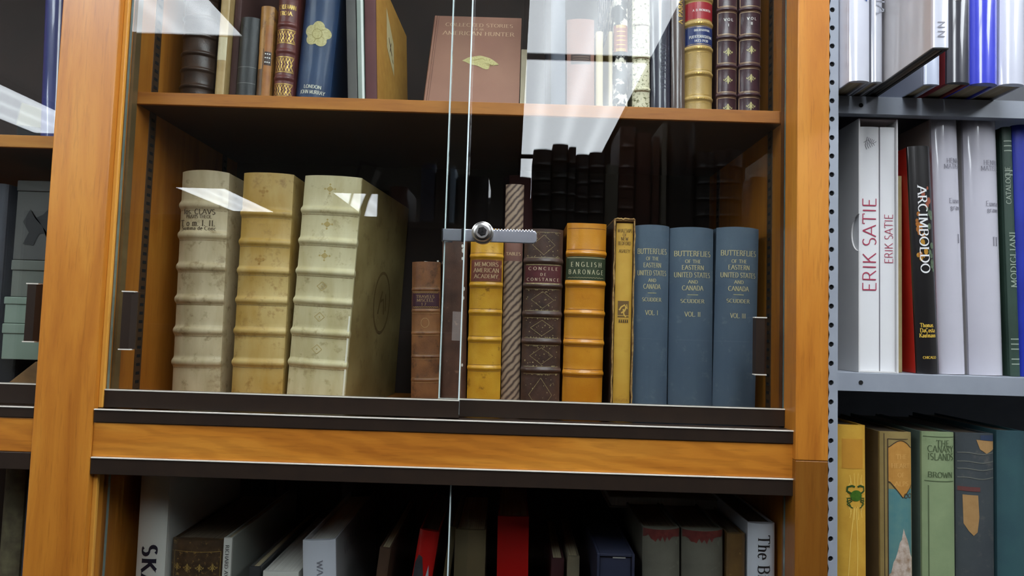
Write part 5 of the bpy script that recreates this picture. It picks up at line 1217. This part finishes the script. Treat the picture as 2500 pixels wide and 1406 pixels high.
b.decal(b.hline(k[3] - .009, .0012, .9) + strip([(-.016, .01 + (k[3] - .025) * i / 16) for i in range(17)], .0012) + b.hline(b.h - .006, .001, .95), DGI, 'stamped_border', .0003)
PB = cloth('patched_slate_cloth', (64, 70, 72), (54, 60, 64), wear=(84, 84, 80), wscale=40, wth=(.55, .7))
b = Book('patched', 'cloth_bound_book', 'dark slate book with a torn buff patch and wine bands on its spine', PB, bulge=.16, pg=PGD)
BUF = surf('buff_patch', (172, 134, 84), (158, 120, 72), 60, .7, .1)
b.decal([[(-.020, .205), (-.001, .205), (.0005, .175), (-.002, .155), (-.007, .150), (-.013, .156), (-.019, .166)]], BUF, 'torn_patch')
b.decal([[(-.003, .281), (.025, .280), (.0255, .268), (.012, .262), (.002, .268)]], BUF, 'buff_label')
b.decal([q for v, t_ in ((.213, .006),) for q in strip([(-.025 + .027 * i / 6, v) for i in range(7)], t_)], cloth('wine_cloth', (98, 52, 48)), 'wine_stripe')
b.decal([q for v in (.262, .250, .240, .228) for q in strip([(-.025 + .05 * i / 8, v + .001 * math.sin(i)) for i in range(9)], .0012)], ink('slate_rule', (104, 106, 98)), 'stamped_rules')
b.decal([[(.0025, .2875), (.025, .2875), (.025, .279), (.0025, .281)]], cloth('navy_patch', (44, 58, 84)), 'navy_tape', .0007)
Book('teal', 'cloth_bound_book', 'teal cloth book at the frame edge beside the patched slate book', cloth('teal_cloth', (48, 84, 88), (40, 72, 80)), bulge=.18, pg=PGD)

# ------------------------------------------------------------------ opposite bookcase, seen mirrored in the glass
ob = thing('open_bookcase', 'dark bookcase across the aisle, mirrored dimly in the glass', 'bookcase', (0, 0, 0))
OBW = surf('dark_walnut_board', (52, 40, 34), (42, 32, 28), 12, .5, .1, stretch=(.2, 1, 1))
OY0, OY1, OZ = -1.36, -1.055, 1.755
m = MB(); m.box(-1.5, 1.5, OY0, OY1, OZ - .02, OZ, .001); m.build('top_board', OBW, ob)
for xx in (-1.5, -.5, .48, 1.48):
    m = MB(); m.box(xx, xx + .02, OY0 + .011, OY1, 0, OZ - .021); m.build('side_panel', OBW, ob)
m = MB(); m.box(-1.5, 1.5, OY0, OY0 + .01, 0, OZ - .021); m.build('back_panel', OBW, ob)
for zs in (.08, .42, .76, 1.10, 1.42):
    for xa in (-1.479, -.479, .501):
        m = MB(); m.box(xa, xa + .957, OY0 + .011, OY1 - .005, zs - .02, zs); m.build('shelf', OBW, ob)
def mirror_book(x0, x1, ztop, label, spine, bands=True, lean=0, y=OY1 + .01, bulge=.2, depth=.2):
    """stands on the opposite bookcase, facing the display case"""
    h = ztop - OZ
    bd = [h * f for f in (.2, .4, .6, .8)] if bands else ()
    dz = (x1 - x0) / 2 * abs(math.sin(lean))
    return Book(None, 'leather_bound_book' if bands else 'cloth_bound_book', label, spine, dim=(0, 0, 0, x1 - x0 - .001, h, 0), loc=((x0 + x1) / 2, y, OZ + dz), rot=(0, -lean, PI), bands=bd, bulge=bulge, bh=.003, bw=.004, depth=depth, group='books mirrored in the glass')
BLK1 = leather('black_calf', (30, 27, 27), (22, 20, 20), rough=.5, wear=(48, 42, 40), wth=(.66, .8)); BLK2 = leather('black_brown_calf', (40, 30, 28), (30, 23, 22), rough=.5)
BR1 = leather('mirror_brown_calf', (84, 52, 40), (70, 42, 34)); GY = cloth('mirror_grey', (112, 108, 96), (100, 96, 86)); NV = cloth('mirror_navy', (42, 52, 74), (34, 42, 62))
mirror_book(.050, .108, 1.996, 'mirrored black ribbed book, broad one first of the ribbed row', BLK1)
mirror_book(.109, .158, 2.014, 'mirrored black ribbed book, tallest of the ribbed row', BLK1)
mirror_book(.159, .182, 2.006, 'mirrored black ribbed book, thinnest of the ribbed row', BLK1)
mirror_book(.183, .223, 1.984, 'mirrored black-brown ribbed book, lowest of the ribbed row', BLK2)
mirror_book(.224, .272, 1.992, 'mirrored black-brown ribbed book beside the grey board', BLK2)
mirror_book(.274, .314, 1.955, 'mirrored plain grey-olive book beside the tall brown spine', GY, False)
mirror_book(.316, .364, 2.075, 'mirrored brown ribbed book, taller of the two brown ones', BR1)
mirror_book(.369, .414, 2.058, 'mirrored reddish brown book with pale outlined edge', cloth('mirror_rust', (84, 46, 34), (70, 38, 28)), False)
mirror_book(.419, .440, 2.046, 'mirrored thin brown book beside the grey board edge', BR1, False)
mirror_book(.446, .462, 2.090, 'mirrored grey board edge beside the wide dark volume', GY, False)
mirror_book(.464, .552, 2.09, 'mirrored wide dark volume beside the grey board edge', BLK1, False)
mirror_book(.558, .612, 2.004, 'mirrored black volume, lower neighbour of the wide dark one', BLK1)
mirror_book(.614, .700, 2.012, 'mirrored broad black volume near the pale thin edge', BLK2)
mirror_book(.725, .770, 1.93, 'mirrored dull brown volume near the door frame', BR1, False)
mirror_book(.772, .792, 2.005, 'mirrored pale grey thin edge near the door frame', GY, False)
mirror_book(-.290, -.247, 1.932, 'mirrored slate blue book above the small brown book', NV, False)
mirror_book(-.245, -.206, 1.915, 'mirrored blackish book beside the slate blue one', BLK2, False)
mirror_book(-.204, -.186, 1.925, 'mirrored pale blue thin book behind the door edges', cloth('mirror_pale_blue', (92, 106, 122), (80, 94, 112)), False)
mirror_book(-.184, -.085, 1.904, 'mirrored broad black book with a shiny wrapper', jacket('mirror_black', (30, 30, 36), (24, 24, 30)), False)
mirror_book(-.040, .046, 1.908, 'mirrored black book with wine top above the marbled paper spine', cloth('mirror_wine_black', (50, 24, 30), (34, 22, 26)), False, lean=.0)
mirror_book(-.385, -.330, 1.860, 'mirrored low brown book beside the slate blue one', BR1, False)
mirror_book(-.420, -.388, 1.84, 'mirrored low black book beside the reading stand', BLK1, False)
st = thing('easel_frame', 'mirrored small black open frame standing tilted above the ivory folio', 'stand', (-.495, OY1 - .02, OZ), (0, -.22, PI))
m = MB()
for q in ((-.028, -.022, 0, .185), (.022, .028, 0, .185)): m.box(q[0], q[1], -.004, .004, q[2], q[3])
m.box(-.022, .022, -.004, .004, .177, .185); m.box(-.022, .022, -.004, .004, 0, .008)
m.build('frame', surf('black_metal', (40, 40, 44), None, 20, .4, 0, metallic=.3), st)
st = thing('acrylic_rod', 'mirrored clear grey rod leaning above the ivory folio', 'rod', (-.478, OY1 - .005, OZ + .002), (0, .36, 0))
m = MB(); m.box(-.008, .008, -.004, .004, 0, .160, .001); m.build('rod', surf('grey_acrylic', (120, 122, 120), None, 20, .2, 0, coat=1), st)
